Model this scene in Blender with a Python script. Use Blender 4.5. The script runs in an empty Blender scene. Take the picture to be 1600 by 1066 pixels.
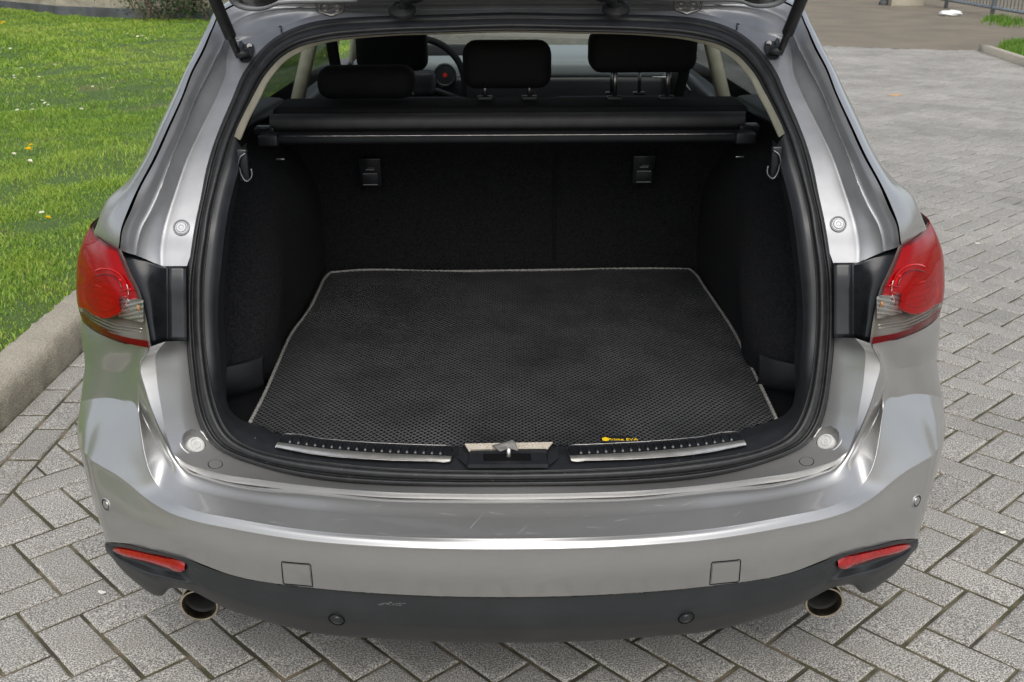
import bpy, bmesh, math, random
import numpy as np
from mathutils import Vector, Matrix
from mathutils.bvhtree import BVHTree
R = math.radians
random.seed(7); rng = np.random.default_rng(7)
scene = bpy.context.scene
COL = scene.collection

# ------------------------------------------------------------------ camera, sky, sun
F_PX, PITCH, CAM_H = 1677.0, 0.36328, 1.5355      # for a 1600 px wide picture
cd = bpy.data.cameras.new('camera'); cam = bpy.data.objects.new('camera', cd); COL.objects.link(cam)
cd.sensor_width = 36.0; cd.lens = F_PX / 1600 * 36.0
cd.clip_start = 0.05; cd.clip_end = 600
cam.location = (0, 0, CAM_H); cam.rotation_euler = (R(90) - PITCH, 0, 0)
cd.dof.use_dof = True; cd.dof.focus_distance = 2.25; cd.dof.aperture_fstop = 13.0
scene.camera = cam
world = bpy.data.worlds.new('World'); scene.world = world; world.use_nodes = True
wn = world.node_tree; wn.nodes.clear()
sky = wn.nodes.new('ShaderNodeTexSky'); sky.sky_type = 'NISHITA'; sky.sun_disc = False
sky.sun_elevation = R(50); sky.sun_rotation = R(176); sky.air_density = 1.0; sky.dust_density = 3.0
hs = wn.nodes.new('ShaderNodeHueSaturation'); hs.inputs['Saturation'].default_value = 0.45
bg = wn.nodes.new('ShaderNodeBackground'); bg.inputs['Strength'].default_value = 0.15
wo = wn.nodes.new('ShaderNodeOutputWorld')
wn.links.new(sky.outputs[0], hs.inputs['Color']); wn.links.new(hs.outputs[0], bg.inputs['Color']); wn.links.new(bg.outputs[0], wo.inputs[0])
sd = bpy.data.lights.new('sun', 'SUN'); sd.energy = 1.5; sd.angle = R(50); sd.color = (1, .97, .92)
sun = bpy.data.objects.new('sun', sd); COL.objects.link(sun)
sun.rotation_euler = (R(40), 0, R(4))
scene.view_settings.view_transform = 'Standard'; scene.view_settings.look = 'None'
scene.view_settings.exposure = 0.50; scene.view_settings.gamma = 1.0
scene.view_settings.use_curve_mapping = False

# ------------------------------------------------------------------ survey helpers: sight lines of the photograph give places in metres
CP, SP = math.cos(PITCH), math.sin(PITCH)
def sight(u, v):
    x = (u - 800) / F_PX; up = -(v - 533) / F_PX
    return Vector((x, CP + SP * up, -SP + CP * up))
def at(u, v, Y):
    d = sight(u, v); t = Y / d.y
    return Vector((d.x * t, Y, CAM_H + d.z * t))
def atz(u, v, z):
    d = sight(u, v); t = (z - CAM_H) / d.z
    return Vector((d.x * t, d.y * t, z))
def G(u, v): return atz(u, v, 0)
def project(p):
    fw = p[1] * CP - (p[2] - CAM_H) * SP; up = p[1] * SP + (p[2] - CAM_H) * CP
    return (800 + F_PX * p[0] / fw, 533 - F_PX * up / fw) if fw > .05 else (-9999, -9999)
def sy(u, v):                      # left half of the car, levelled and centred
    return u + 3, v - 3 * (797 - u) / 565
def L(u, v, Y): return at(*sy(u, v), Y)
def Lz(u, v, z): return atz(*sy(u, v), z)
PZ = [.2, .50, .57, .62, .75, .90, 1.0, 1.1, 1.2, 1.3, 1.36, 1.42, 1.6]
PY = [1.78, 1.775, 1.785, 1.80, 1.83, 1.88, 1.94, 2.04, 2.17, 2.34, 2.46, 2.56, 2.7]
def PA(x, z):
    y = float(np.interp(z, PZ, PY)); k = .055 * min(1, max(0, (1.35 - z) / .5)) + .03
    return y + k * min(1.5, (abs(x) / .5) ** 2)
def AP(u, v, off=0.0):
    Y = 2.0
    for _ in range(30):
        p = L(u, v, Y); Y = .5 * Y + .5 * (PA(p.x, p.z) + off)
    return L(u, v, Y)

# ------------------------------------------------------------------ materials
def mat(name, color=(.5,.5,.5), rough=.5, metal=0., spec=.5, coat=0., coat_rough=.03, noise=None, bump=None, emit=None):
    m = bpy.data.materials.new(name); m.use_nodes = True
    nt = m.node_tree; b = nt.nodes['Principled BSDF']
    b.inputs['Base Color'].default_value = (*color, 1); b.inputs['Roughness'].default_value = rough
    b.inputs['Metallic'].default_value = metal; b.inputs['Specular IOR Level'].default_value = spec
    b.inputs['Coat Weight'].default_value = coat; b.inputs['Coat Roughness'].default_value = coat_rough
    tc = nt.nodes.new('ShaderNodeTexCoord')
    if noise:                      # (scale, amount[, scale2])
        n = nt.nodes.new('ShaderNodeTexNoise'); n.inputs['Scale'].default_value = noise[0]; n.inputs['Detail'].default_value = 6
        nt.links.new(tc.outputs['Object'], n.inputs['Vector'])
        r = nt.nodes.new('ShaderNodeMapRange'); r.inputs[1].default_value = .3; r.inputs[2].default_value = .7
        r.inputs[3].default_value = 1 - noise[1]; r.inputs[4].default_value = 1 + noise[1]
        nt.links.new(n.outputs[0], r.inputs[0])
        mx = nt.nodes.new('ShaderNodeMix'); mx.data_type = 'RGBA'; mx.blend_type = 'MULTIPLY'; mx.inputs[0].default_value = 1
        mx.inputs[6].default_value = (*color, 1); nt.links.new(r.outputs[0], mx.inputs[7]); nt.links.new(mx.outputs[2], b.inputs['Base Color'])
    if bump:                       # (scale, strength, distance)
        n = nt.nodes.new('ShaderNodeTexNoise'); n.inputs['Scale'].default_value = bump[0]; n.inputs['Detail'].default_value = 4
        nt.links.new(tc.outputs['Object'], n.inputs['Vector'])
        bp = nt.nodes.new('ShaderNodeBump'); bp.inputs['Strength'].default_value = bump[1]; bp.inputs['Distance'].default_value = bump[2]
        nt.links.new(n.outputs[0], bp.inputs['Height']); nt.links.new(bp.outputs[0], b.inputs['Normal'])
    if emit:
        b.inputs['Emission Color'].default_value = (*emit[:3], 1); b.inputs['Emission Strength'].default_value = emit[3]
    return m
def glass(name, tint, gloss=.03, rough=.02):
    m = bpy.data.materials.new(name); m.use_nodes = True; nt = m.node_tree; nt.nodes.clear()
    o = nt.nodes.new('ShaderNodeOutputMaterial'); t = nt.nodes.new('ShaderNodeBsdfTransparent'); t.inputs[0].default_value = (*tint, 1)
    g = nt.nodes.new('ShaderNodeBsdfGlossy'); g.inputs['Roughness'].default_value = rough
    lw = nt.nodes.new('ShaderNodeLayerWeight'); lw.inputs[0].default_value = .5
    pw = nt.nodes.new('ShaderNodeMath'); pw.operation = 'POWER'; pw.inputs[1].default_value = 4.6; nt.links.new(lw.outputs['Facing'], pw.inputs[0])
    f = nt.nodes.new('ShaderNodeMath'); f.operation = 'MULTIPLY_ADD'; f.inputs[1].default_value = 1 - gloss; f.inputs[2].default_value = gloss; nt.links.new(pw.outputs[0], f.inputs[0])
    x = nt.nodes.new('ShaderNodeMixShader'); nt.links.new(f.outputs[0], x.inputs[0]); nt.links.new(t.outputs[0], x.inputs[1]); nt.links.new(g.outputs[0], x.inputs[2])
    nt.links.new(x.outputs[0], o.inputs[0]); return m

def paint_mat():
    m = mat('silver_paint', (.41, .408, .400), .36, .75, .5, .9, .035)
    nt = m.node_tree; b = nt.nodes['Principled BSDF']; tc = nt.nodes.new('ShaderNodeTexCoord')
    v = nt.nodes.new('ShaderNodeTexNoise'); v.inputs['Scale'].default_value = 900
    nt.links.new(tc.outputs['Object'], v.inputs['Vector'])
    n = nt.nodes.new('ShaderNodeTexNoise'); n.inputs['Scale'].default_value = 5; n.inputs['Detail'].default_value = 8
    nt.links.new(tc.outputs['Object'], n.inputs['Vector'])
    mr = nt.nodes.new('ShaderNodeMapRange'); mr.inputs[1].default_value = .35; mr.inputs[2].default_value = .75; mr.inputs[3].default_value = .03; mr.inputs[4].default_value = .12
    nt.links.new(n.outputs[0], mr.inputs[0]); nt.links.new(mr.outputs[0], b.inputs['Coat Roughness'])
    mx = nt.nodes.new('ShaderNodeMix'); mx.data_type = 'RGBA'; mx.blend_type = 'MULTIPLY'; mx.inputs[0].default_value = .10
    mx.inputs[6].default_value = (.41, .408, .400, 1)
    d1 = nt.nodes.new('ShaderNodeTexNoise'); d1.inputs['Scale'].default_value = 11; d1.inputs['Detail'].default_value = 10; d1.inputs['Roughness'].default_value = .75
    nt.links.new(tc.outputs['Object'], d1.inputs['Vector'])
    d2 = nt.nodes.new('ShaderNodeMapRange'); d2.inputs[1].default_value = .35; d2.inputs[2].default_value = .65; d2.inputs[3].default_value = .2; d2.inputs[4].default_value = 1; nt.links.new(d1.outputs[0], d2.inputs[0])
    d3 = nt.nodes.new('ShaderNodeMath'); d3.operation = 'MULTIPLY'; nt.links.new(d2.outputs[0], d3.inputs[0]); nt.links.new(v.outputs[0], d3.inputs[1])
    nt.links.new(d3.outputs[0], mx.inputs[7]); nt.links.new(mx.outputs[2], b.inputs['Base Color'])
    return m
M = {}
M['paint'] = paint_mat()
M['jamb'] = mat('jamb_paint', (.27, .275, .285), .46, .55, .5, .4, .12, noise=(18, .10))
M['rubber'] = mat('seal_rubber', (.013, .0135, .0145), .50, noise=(60, .35), bump=(300, .15, .001))
M['plastic'] = mat('trim_plastic', (.014, .015, .0175), .42, noise=(40, .2), bump=(700, .25, .0006))
M['valance'] = mat('textured_bumper_plastic', (.0165, .0185, .0200), .42, noise=(14, .18), bump=(900, .3, .0006))
M['pocket'] = mat('pocket_plastic', (.007, .0075, .009), .6, spec=.3, noise=(40, .2))
M['gloss'] = mat('gloss_black_plastic', (.011, .0125, .0145), .25, spec=.3, coat=.1, noise=(30, .3))
M['carpet'] = mat('boot_carpet', (.0125, .013, .0145), .95, spec=.2, noise=(160, .6), bump=(420, 1.0, .006))
M['fabric'] = mat('cover_fabric', (.030, .030, .031), .7, noise=(30, .2), bump=(400, .4, .001))
M['seat'] = mat('seat_cloth', (.008, .008, .009), .8, spec=.3, bump=(300, .4, .002))
M['mat'] = mat('eva_mat', (.0105, .011, .012), .5, noise=(40, .25))
M['piping'] = mat('mat_piping', (.20, .195, .18), .8, noise=(250, .5), bump=(200, .8, .003))
M['chrome'] = mat('polished_steel', (.72, .70, .65), .28, .9, noise=(50, .15))
M['steel'] = mat('worn_steel', (.35, .34, .33), .35, 1.0, noise=(80, .3))
M['darksteel'] = mat('dark_steel', (.10, .10, .105), .3, 1.0)
M['tip'] = mat('exhaust_steel', (.66, .58, .46), .22, 1.0, noise=(30, .4))
M['soot'] = mat('soot', (.006, .006, .006), .8)
M['black'] = mat('black_gap', (.004, .004, .004), .9, spec=.1)
M['beige'] = mat('beige_trim', (.50, .47, .37), .6, noise=(30, .12))
M['felt'] = mat('beige_felt', (.48, .43, .35), .95, noise=(300, .35), bump=(500, .8, .002))
M['stop'] = mat('white_rubber_stop', (.46, .46, .44), .6, noise=(60, .15))
M['reflector'] = mat('red_reflector', (.26, .002, .003), .2, coat=1, noise=(120, .3))
M['yellow'] = mat('yellow_print', (.75, .50, .01), .5)
M['print'] = mat('pale_print', (.35, .35, .35), .6)
M['scuff'] = mat('scuffed_plastic', (.14, .145, .15), .7)
M['dash'] = mat('grey_dashboard', (.22, .24, .25), .55)
M['redglow'] = mat('red_dial', (.3, .01, .01), .4, emit=(1, .03, .02, .06))
def lens(name, tint, body, k):
    m = glass(name, tint); nt = m.node_tree; o = nt.nodes['Material Output']; src = [n for n in nt.nodes if n.type == 'MIX_SHADER'][0]
    p = nt.nodes.new('ShaderNodeBsdfPrincipled'); p.inputs['Base Color'].default_value = (*body, 1); p.inputs['Roughness'].default_value = .12; p.inputs['Specular IOR Level'].default_value = .2
    x = nt.nodes.new('ShaderNodeMixShader'); x.inputs[0].default_value = k
    nt.links.new(src.outputs[0], x.inputs[1]); nt.links.new(p.outputs[0], x.inputs[2]); nt.links.new(x.outputs[0], o.inputs[0]); return m
M['red_lens'] = lens('red_lens', (.80, .004, .004), (.30, .0008, .001), .55); M['deep_lens'] = lens('deep_red_lens', (.5, .01, .015), (.12, .003, .005), .5)
M['smoke_lens'] = glass('smoked_lens', (.80, .78, .74)); M['clear_lens'] = glass('clear_lens', (.92, .92, .92))
M['window'] = glass('window_glass', (.80, .86, .82)); M['gate_glass'] = glass('gate_glass', (.05, .055, .055)); M['privacy'] = glass('privacy_glass', (.30, .33, .32))
M['lampsilver'] = mat('lamp_reflector', (.75, .74, .72), .18, .9)
M['lampgrey'] = mat('lamp_bezel', (.24, .235, .22), .3, .5)
M['tyre'] = mat('tyre_rubber', (.018, .018, .018), .75, noise=(60, .3))
M['alloy'] = mat('alloy', (.45, .45, .46), .3, .9)

# ------------------------------------------------------------------ mesh helpers
def link(o, parent=None):
    COL.objects.link(o)
    if parent is not None: o.parent = parent
    return o
def tag(o, label=None, cat=None, group=None, kind=None):
    if label: o['label'] = label
    if cat: o['category'] = cat
    if group: o['group'] = group
    if kind: o['kind'] = kind
    return o
def mesh_obj(name, V, Fc, material, parent=None, smooth=True):
    me = bpy.data.meshes.new(name); me.from_pydata([tuple(v) for v in V], [], Fc)
    me.materials.append(material)
    if smooth: me.polygons.foreach_set('use_smooth', [True] * len(me.polygons))
    me.update(); o = bpy.data.objects.new(name, me); return link(o, parent)
def cr(pts, n):
    """centripetal-ish Catmull-Rom through pts with n steps per segment"""
    P = [Vector(p) for p in pts]
    if len(P) == 2: return [P[0].lerp(P[1], i / n) for i in range(n + 1)]
    P = [P[0] * 2 - P[1]] + P + [P[-1] * 2 - P[-2]]; out = []
    for i in range(1, len(P) - 2):
        p0, p1, p2, p3 = P[i-1:i+3]
        d1 = max((p2 - p1).length, 1e-6)
        a = max((p1 - p0).length, 1e-6); c = max((p3 - p2).length, 1e-6)
        m1 = ((p1 - p0) / a * d1 + (p2 - p1) / d1 * a) / (a + d1) * d1
        m2 = ((p2 - p1) / d1 * c + (p3 - p2) / c * d1) / (c + d1) * d1
        for k in range(n):
            t = k / n; t2 = t*t; t3 = t2*t
            out.append(p1*(2*t3-3*t2+1) + m1*(t3-2*t2+t) + p2*(-2*t3+3*t2) + m2*(t3-t2))
    out.append(P[-2]); return out
def mir(p): return Vector((-p[0], p[1], p[2]))
def full(row): return [mir(p) for p in reversed(row[1:])] + list(row)
def surf(rows, ku=4, kv=4, crease=(), flip=False):
    """rows: curves with equal point counts; smooth across rows except at the creased ones"""
    RR = [cr(r, ku) for r in rows]; nc = len(RR[0]); V = []; Fc = []
    cuts = [0] + sorted(crease) + [len(rows) - 1]
    for a, b in zip(cuts[:-1], cuts[1:]):
        cols = [cr([RR[i][j] for i in range(a, b + 1)], kv) for j in range(nc)]
        m = len(cols[0]); base = len(V)
        for j in range(nc): V += cols[j]
        for j in range(nc - 1):
            for i in range(m - 1):
                q = [base + j*m + i, base + (j+1)*m + i, base + (j+1)*m + i+1, base + j*m + i+1]
                Fc.append(q[::-1] if flip else q)
    return V, Fc
def surf_obj(name, rows, material, parent, ku=4, kv=4, crease=(), thick=0, flip=False):
    V, Fc = surf(rows, ku, kv, crease, flip)
    o = mesh_obj(name, V, Fc, material, parent)
    if thick:
        s = o.modifiers.new('solid', 'SOLIDIFY'); s.thickness = thick; s.offset = 0
    return o
def tube(name, pts, r, material, parent=None, seg=10, closed=False, n=4, flat=1.0, rfun=None, up=Vector((0,0,1))):
    P = cr(pts, n) if n > 1 else [Vector(p) for p in pts]
    V = []; Fc = []; N = len(P)
    for i, p in enumerate(P):
        t = (P[(i+1) % N if closed else min(i+1, N-1)] - P[(i-1) if closed else max(i-1, 0)]).normalized()
        a = t.cross(up)
        if a.length < 1e-3: a = t.cross(Vector((0,1,0)))
        a.normalize(); b = t.cross(a); rr = r * (rfun(i / max(1, N-1)) if rfun else 1)
        for k in range(seg):
            w = 2*math.pi*k/seg; V.append(p + a*math.cos(w)*rr + b*math.sin(w)*rr*flat)
    for i in range(N if closed else N-1):
        for k in range(seg):
            j = (i+1) % N; Fc.append([i*seg+k, i*seg+(k+1)%seg, j*seg+(k+1)%seg, j*seg+k])
    if not closed: Fc += [list(range(seg))[::-1], [(N-1)*seg+k for k in range(seg)]]
    return mesh_obj(name, V, Fc, material, parent)
def bm_obj(name, bm, material, parent=None, smooth=True, rotm=None, loc=None):
    me = bpy.data.meshes.new(name); bm.to_mesh(me); bm.free(); me.materials.append(material)
    if smooth: me.polygons.foreach_set('use_smooth', [True]*len(me.polygons))
    o = bpy.data.objects.new(name, me); link(o, parent)
    return o
def rbox_bm(c, s, bev=.01, seg=3, rot=None, taper=None):
    bm = bmesh.new(); bmesh.ops.create_cube(bm, size=1)
    for v in bm.verts:
        if taper and v.co.z > 0: v.co.x *= taper; v.co.y *= taper
        v.co = Vector((v.co.x*s[0], v.co.y*s[1], v.co.z*s[2]))
    if bev: bmesh.ops.bevel(bm, geom=list(bm.edges), offset=bev, segments=seg, affect='EDGES', profile=.5)
    mt = Matrix.Translation(Vector(c)) @ (rot.to_4x4() if rot else Matrix())
    bmesh.ops.transform(bm, matrix=mt, verts=bm.verts); return bm
def rbox(name, c, s, material, parent=None, bev=.01, seg=3, rot=None, taper=None):
    o = bm_obj(name, rbox_bm(c, s, bev, seg, rot, taper), material, parent, True)
    sharpen(o.data, 40); return o
def sharpen(me, deg=35):
    bm = bmesh.new(); bm.from_mesh(me)
    for e in bm.edges:
        if len(e.link_faces) == 2 and e.calc_face_angle(0) > R(deg): e.smooth = False
    bm.to_mesh(me); bm.free()
def frame(N, upv=Vector((0,0,1))):
    n = N.normalized(); x = upv.cross(n)
    if x.length < 1e-3: x = Vector((1,0,0))
    x.normalize(); y = n.cross(x); return Matrix((x, y, n)).transposed()
def lathe(name, prof, P, N, material, parent=None, seg=32, sx=1.0, sy_=1.0):
    """prof: (radius, height along N)"""
    mt = frame(N); V = []; Fc = []; m = len(prof)
    for k in range(seg):
        w = 2*math.pi*k/seg
        for r, h in prof: V.append(P + mt @ Vector((r*math.cos(w)*sx, r*math.sin(w)*sy_, h)))
    for k in range(seg):
        for i in range(m-1):
            j = (k+1) % seg; Fc.append([k*m+i, j*m+i, j*m+i+1, k*m+i+1])
    o = mesh_obj(name, V, Fc, material, parent); sharpen(o.data, 30); return o
def poly_plate(name, pts, thick, material, parent=None, axis=Vector((0,1,0)), bev=0):
    bm = bmesh.new(); vs = [bm.verts.new(p) for p in pts]; f = bm.faces.new(vs)
    g = bmesh.ops.extrude_face_region(bm, geom=[f]); nv = [v for v in g['geom'] if isinstance(v, bmesh.types.BMVert)]
    bmesh.ops.translate(bm, vec=axis*thick, verts=nv)
    bmesh.ops.recalc_face_normals(bm, faces=bm.faces)
    if bev: bmesh.ops.bevel(bm, geom=list(bm.edges), offset=bev, segments=2, affect='EDGES')
    return bm_obj(name, bm, material, parent, False)
def text_obj(name, body, size, mt, material, parent=None, extrude=.0003):
    cu = bpy.data.curves.new(name, 'FONT'); cu.body = body; cu.size = size; cu.extrude = extrude; cu.align_x = 'CENTER'; cu.align_y = 'CENTER'
    t = bpy.data.objects.new(name, cu); COL.objects.link(t); bpy.context.view_layer.update()
    me = bpy.data.meshes.new_from_object(t.evaluated_get(bpy.context.evaluated_depsgraph_get()))
    bpy.data.objects.remove(t); me.transform(mt); me.materials.clear(); me.materials.append(material)
    return link(bpy.data.objects.new(name, me), parent)
def bvh_of(o): 
    me = o.data; return BVHTree.FromPolygons([v.co[:] for v in me.vertices], [p.vertices[:] for p in me.polygons])
CAMV = Vector((0, 0, CAM_H))
def hit(bvh, u, v):
    loc, n, i, d = bvh.ray_cast(CAMV, sight(u, v).normalized())
    if loc is None: return None, None
    if n.dot(sight(u, v)) > 0: n = -n
    return loc, n
def Lhit(bvh, u, v): return hit(bvh, *sy(u, v))

# ================================================================== THE GROUND
def speckle_stone(name, base, dark, light, obj_random=True):
    m = bpy.data.materials.new(name); m.use_nodes = True; nt = m.node_tree; b = nt.nodes['Principled BSDF']; ln = nt.links.new
    geo = nt.nodes.new('ShaderNodeNewGeometry')
    vo = nt.nodes.new('ShaderNodeTexNoise'); vo.inputs['Scale'].default_value = 280; vo.inputs['Detail'].default_value = 3; ln(geo.outputs['Position'], vo.inputs['Vector'])
    rp = nt.nodes.new('ShaderNodeValToRGB'); e = rp.color_ramp.elements; e[0].position = .34; e[0].color = (*dark, 1); e[1].position = .68; e[1].color = (*light, 1)
    k = rp.color_ramp.elements.new(.5); k.color = (*base, 1)
    ln(vo.outputs[0], rp.inputs[0])
    n = nt.nodes.new('ShaderNodeTexNoise'); n.inputs['Scale'].default_value = 1.3; n.inputs['Detail'].default_value = 7; ln(geo.outputs['Position'], n.inputs['Vector'])
    mr = nt.nodes.new('ShaderNodeMapRange'); mr.inputs[1].default_value = .3; mr.inputs[2].default_value = .7; mr.inputs[3].default_value = .80; mr.inputs[4].default_value = 1.16; ln(n.outputs[0], mr.inputs[0])
    at_ = nt.nodes.new('ShaderNodeAttribute'); at_.attribute_name = 'tone'
    oi = nt.nodes.new('ShaderNodeObjectInfo')
    mr2 = nt.nodes.new('ShaderNodeMapRange'); mr2.inputs[3].default_value = .88; mr2.inputs[4].default_value = 1.08
    if obj_random: ln(oi.outputs['Random'], mr2.inputs[0])
    else: ln(at_.outputs['Fac'], mr2.inputs[0])
    mu = nt.nodes.new('ShaderNodeMath'); mu.operation = 'MULTIPLY'; ln(mr.outputs[0], mu.inputs[0]); ln(mr2.outputs[0], mu.inputs[1])
    n3 = nt.nodes.new('ShaderNodeTexNoise'); n3.inputs['Scale'].default_value = 7; n3.inputs['Detail'].default_value = 5; ln(geo.outputs['Position'], n3.inputs['Vector'])
    mr3 = nt.nodes.new('ShaderNodeMapRange'); mr3.inputs[1].default_value = .58; mr3.inputs[2].default_value = .8; mr3.inputs[4].default_value = .45; ln(n3.outputs[0], mr3.inputs[0])
    mx = nt.nodes.new('ShaderNodeMix'); mx.data_type = 'RGBA'; mx.blend_type = 'MULTIPLY'; mx.inputs[0].default_value = 1; ln(rp.outputs[0], mx.inputs[6]); ln(mu.outputs[0], mx.inputs[7])
    m4 = nt.nodes.new('ShaderNodeMix'); m4.data_type = 'RGBA'; ln(mr3.outputs[0], m4.inputs[0]); ln(mx.outputs[2], m4.inputs[6]); m4.inputs[7].default_value = (.20, .18, .145, 1)
    ln(m4.outputs[2], b.inputs['Base Color']); b.inputs['Roughness'].default_value = .85
    bp = nt.nodes.new('ShaderNodeBump'); bp.inputs['Strength'].default_value = .55; bp.inputs['Distance'].default_value = .0022; ln(vo.outputs[0], bp.inputs['Height']); ln(bp.outputs[0], b.inputs['Normal'])
    return m
M['paver'] = speckle_stone('concrete_paver', (.240, .230, .208), (.070, .066, .062), (.54, .52, .475))
M['paver_far'] = speckle_stone('concrete_paver_far', (.240, .230, .208), (.070, .066, .062), (.54, .52, .475), False)
M['kerb'] = speckle_stone('kerb_concrete', (.33, .30, .235), (.17, .15, .115), (.50, .46, .37))
def kerb_rough():
    nt = M['kerb'].node_tree; ln = nt.links.new; b = nt.nodes['Principled BSDF']; geo = nt.nodes.new('ShaderNodeNewGeometry')
    n = nt.nodes.new('ShaderNodeTexNoise'); n.inputs['Scale'].default_value = 28; n.inputs['Detail'].default_value = 9; n.inputs['Roughness'].default_value = .7; ln(geo.outputs['Position'], n.inputs['Vector'])
    bp = nt.nodes.new('ShaderNodeBump'); bp.inputs['Strength'].default_value = .9; bp.inputs['Distance'].default_value = .007; ln(n.outputs[0], bp.inputs['Height'])
    old = b.inputs['Normal'].links[0].from_node; ln(bp.outputs[0], old.inputs['Normal'])
kerb_rough()
def joint_mat():
    m = mat('mossy_joint_sand', (.10, .085, .055), .95, bump=(220, .9, .004)); nt = m.node_tree; b = nt.nodes['Principled BSDF']
    geo = nt.nodes.new('ShaderNodeNewGeometry'); n = nt.nodes.new('ShaderNodeTexNoise'); n.inputs['Scale'].default_value = 9; n.inputs['Detail'].default_value = 8
    nt.links.new(geo.outputs['Position'], n.inputs['Vector'])
    rp = nt.nodes.new('ShaderNodeValToRGB'); e = rp.color_ramp.elements; e[0].position = .38; e[0].color = (.045, .038, .026, 1); e[1].position = .62; e[1].color = (.15, .122, .082, 1)
    k = rp.color_ramp.elements.new(.5); k.color = (.065, .062, .028, 1)
    nt.links.new(n.outputs[0], rp.inputs[0]); nt.links.new(rp.outputs[0], b.inputs['Base Color']); return m
M['joint'] = joint_mat()
M['asphalt'] = speckle_stone('worn_asphalt', (.155, .130, .094), (.085, .070, .048), (.25, .215, .16))
M['soil'] = mat('lawn_soil', (.050, .070, .016), .95, bump=(30, .8, .02))
def soil_mix():
    nt = M['soil'].node_tree; b = nt.nodes['Principled BSDF']; geo = nt.nodes.new('ShaderNodeNewGeometry'); n = nt.nodes.new('ShaderNodeTexNoise'); n.inputs['Scale'].default_value = 1.6; n.inputs['Detail'].default_value = 7
    nt.links.new(geo.outputs['Position'], n.inputs['Vector']); rp = nt.nodes.new('ShaderNodeValToRGB'); e = rp.color_ramp.elements
    e[0].position = .60; e[0].color = (.055, .095, .018, 1); e[1].position = .74; e[1].color = (.13, .11, .055, 1); nt.links.new(n.outputs[0], rp.inputs[0]); nt.links.new(rp.outputs[0], b.inputs['Base Color'])
soil_mix()

def sheet(name, pts, z, material, kind='structure', parent=None):
    o = mesh_obj(name, [(p[0], p[1], z) for p in pts], [list(range(len(pts)))], material, parent, False)
    if kind: o['kind'] = kind
    return o
sheet('ground', [(-120, -60), (120, -60), (120, 220), (-120, 220)], -.055, mat('far_earth', (.17, .15, .11), .95, noise=(.4, .3)))
KX0, KX1 = -1.69, -1.858      # kerb faces
FARLINE = (G(1285, 72), G(1600, 82))
def far_y(x):
    a, b = FARLINE; return a.y + (x - a.x) * (b.y - a.y) / (b.x - a.x)
asph = sheet('asphalt_road', [(-3.0, 15.2), (60, 8), (60, 70), (-3.0, 70)], -.015, M['asphalt'])
pave = sheet('pavement', [(KX0 - .02, -5), (12, -5), (12, far_y(12) + .02), (KX0 - .02, far_y(KX0) + .02)], -.0055, M['joint'])

S = .11; TH = -.81032; LO = Vector((-1.12220, 2.11547))
A2 = Vector((math.cos(TH), math.sin(TH))); B2 = Vector((-math.sin(TH), math.cos(TH)))
def lat(a, b): return LO + A2 * (a * S) + B2 * (b * S)
EX = -1.472
def clip(poly, n, d):        # keep n.p >= d
    out = []
    for i in range(len(poly)):
        p, q = poly[i], poly[(i+1) % len(poly)]; a, b = n.dot(p) - d, n.dot(q) - d
        if a >= 0: out.append(p)
        if (a >= 0) != (b >= 0): out.append(p + (q - p) * (a / (a - b)))
    return out
def area(p): return abs(sum(p[i].x*p[(i+1) % len(p)].y - p[(i+1) % len(p)].x*p[i].y for i in range(len(p)))) / 2
polys = []
for a in range(-70, 160):
    for b in range(-90, 190):
        c = lat(a, b)
        if not (EX - .3 < c.x < 9.5 and -4 < c.y < 17): continue
        k = (a - b) % 4
        if k == 0: q = [lat(a, b), lat(a+2, b), lat(a+2, b+1), lat(a, b+1)]; clean = (0, a, b)
        elif k == 3: q = [lat(a, b), lat(a+1, b), lat(a+1, b+2), lat(a, b+2)]; clean = (1, a, b)
        else: continue
        whole = all(p.x > EX for p in q)
        if not whole:
            q = clip(q, Vector((1, 0)), EX)
            if len(q) < 3 or area(q) < .0008: continue
        cc = sum(q, Vector((0, 0))) / len(q)
        if cc.y > far_y(cc.x) + random.uniform(-.06, .06): continue
        polys.append((q, cc, clean[0] if whole else -1))
for r, (x0, x1, ph) in enumerate([(EX - .11, EX - .002, 3.445), (KX0 + .0, EX - .112, 3.335)]):
    y = ph - .22 * 40
    while y < 16:
        if y > -4: polys.append(([Vector((x0, y)), Vector((x1, y)), Vector((x1, y+.218)), Vector((x0, y+.218))], Vector(((x0+x1)/2, y+.11)), 2 + r))
        y += .22
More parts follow.
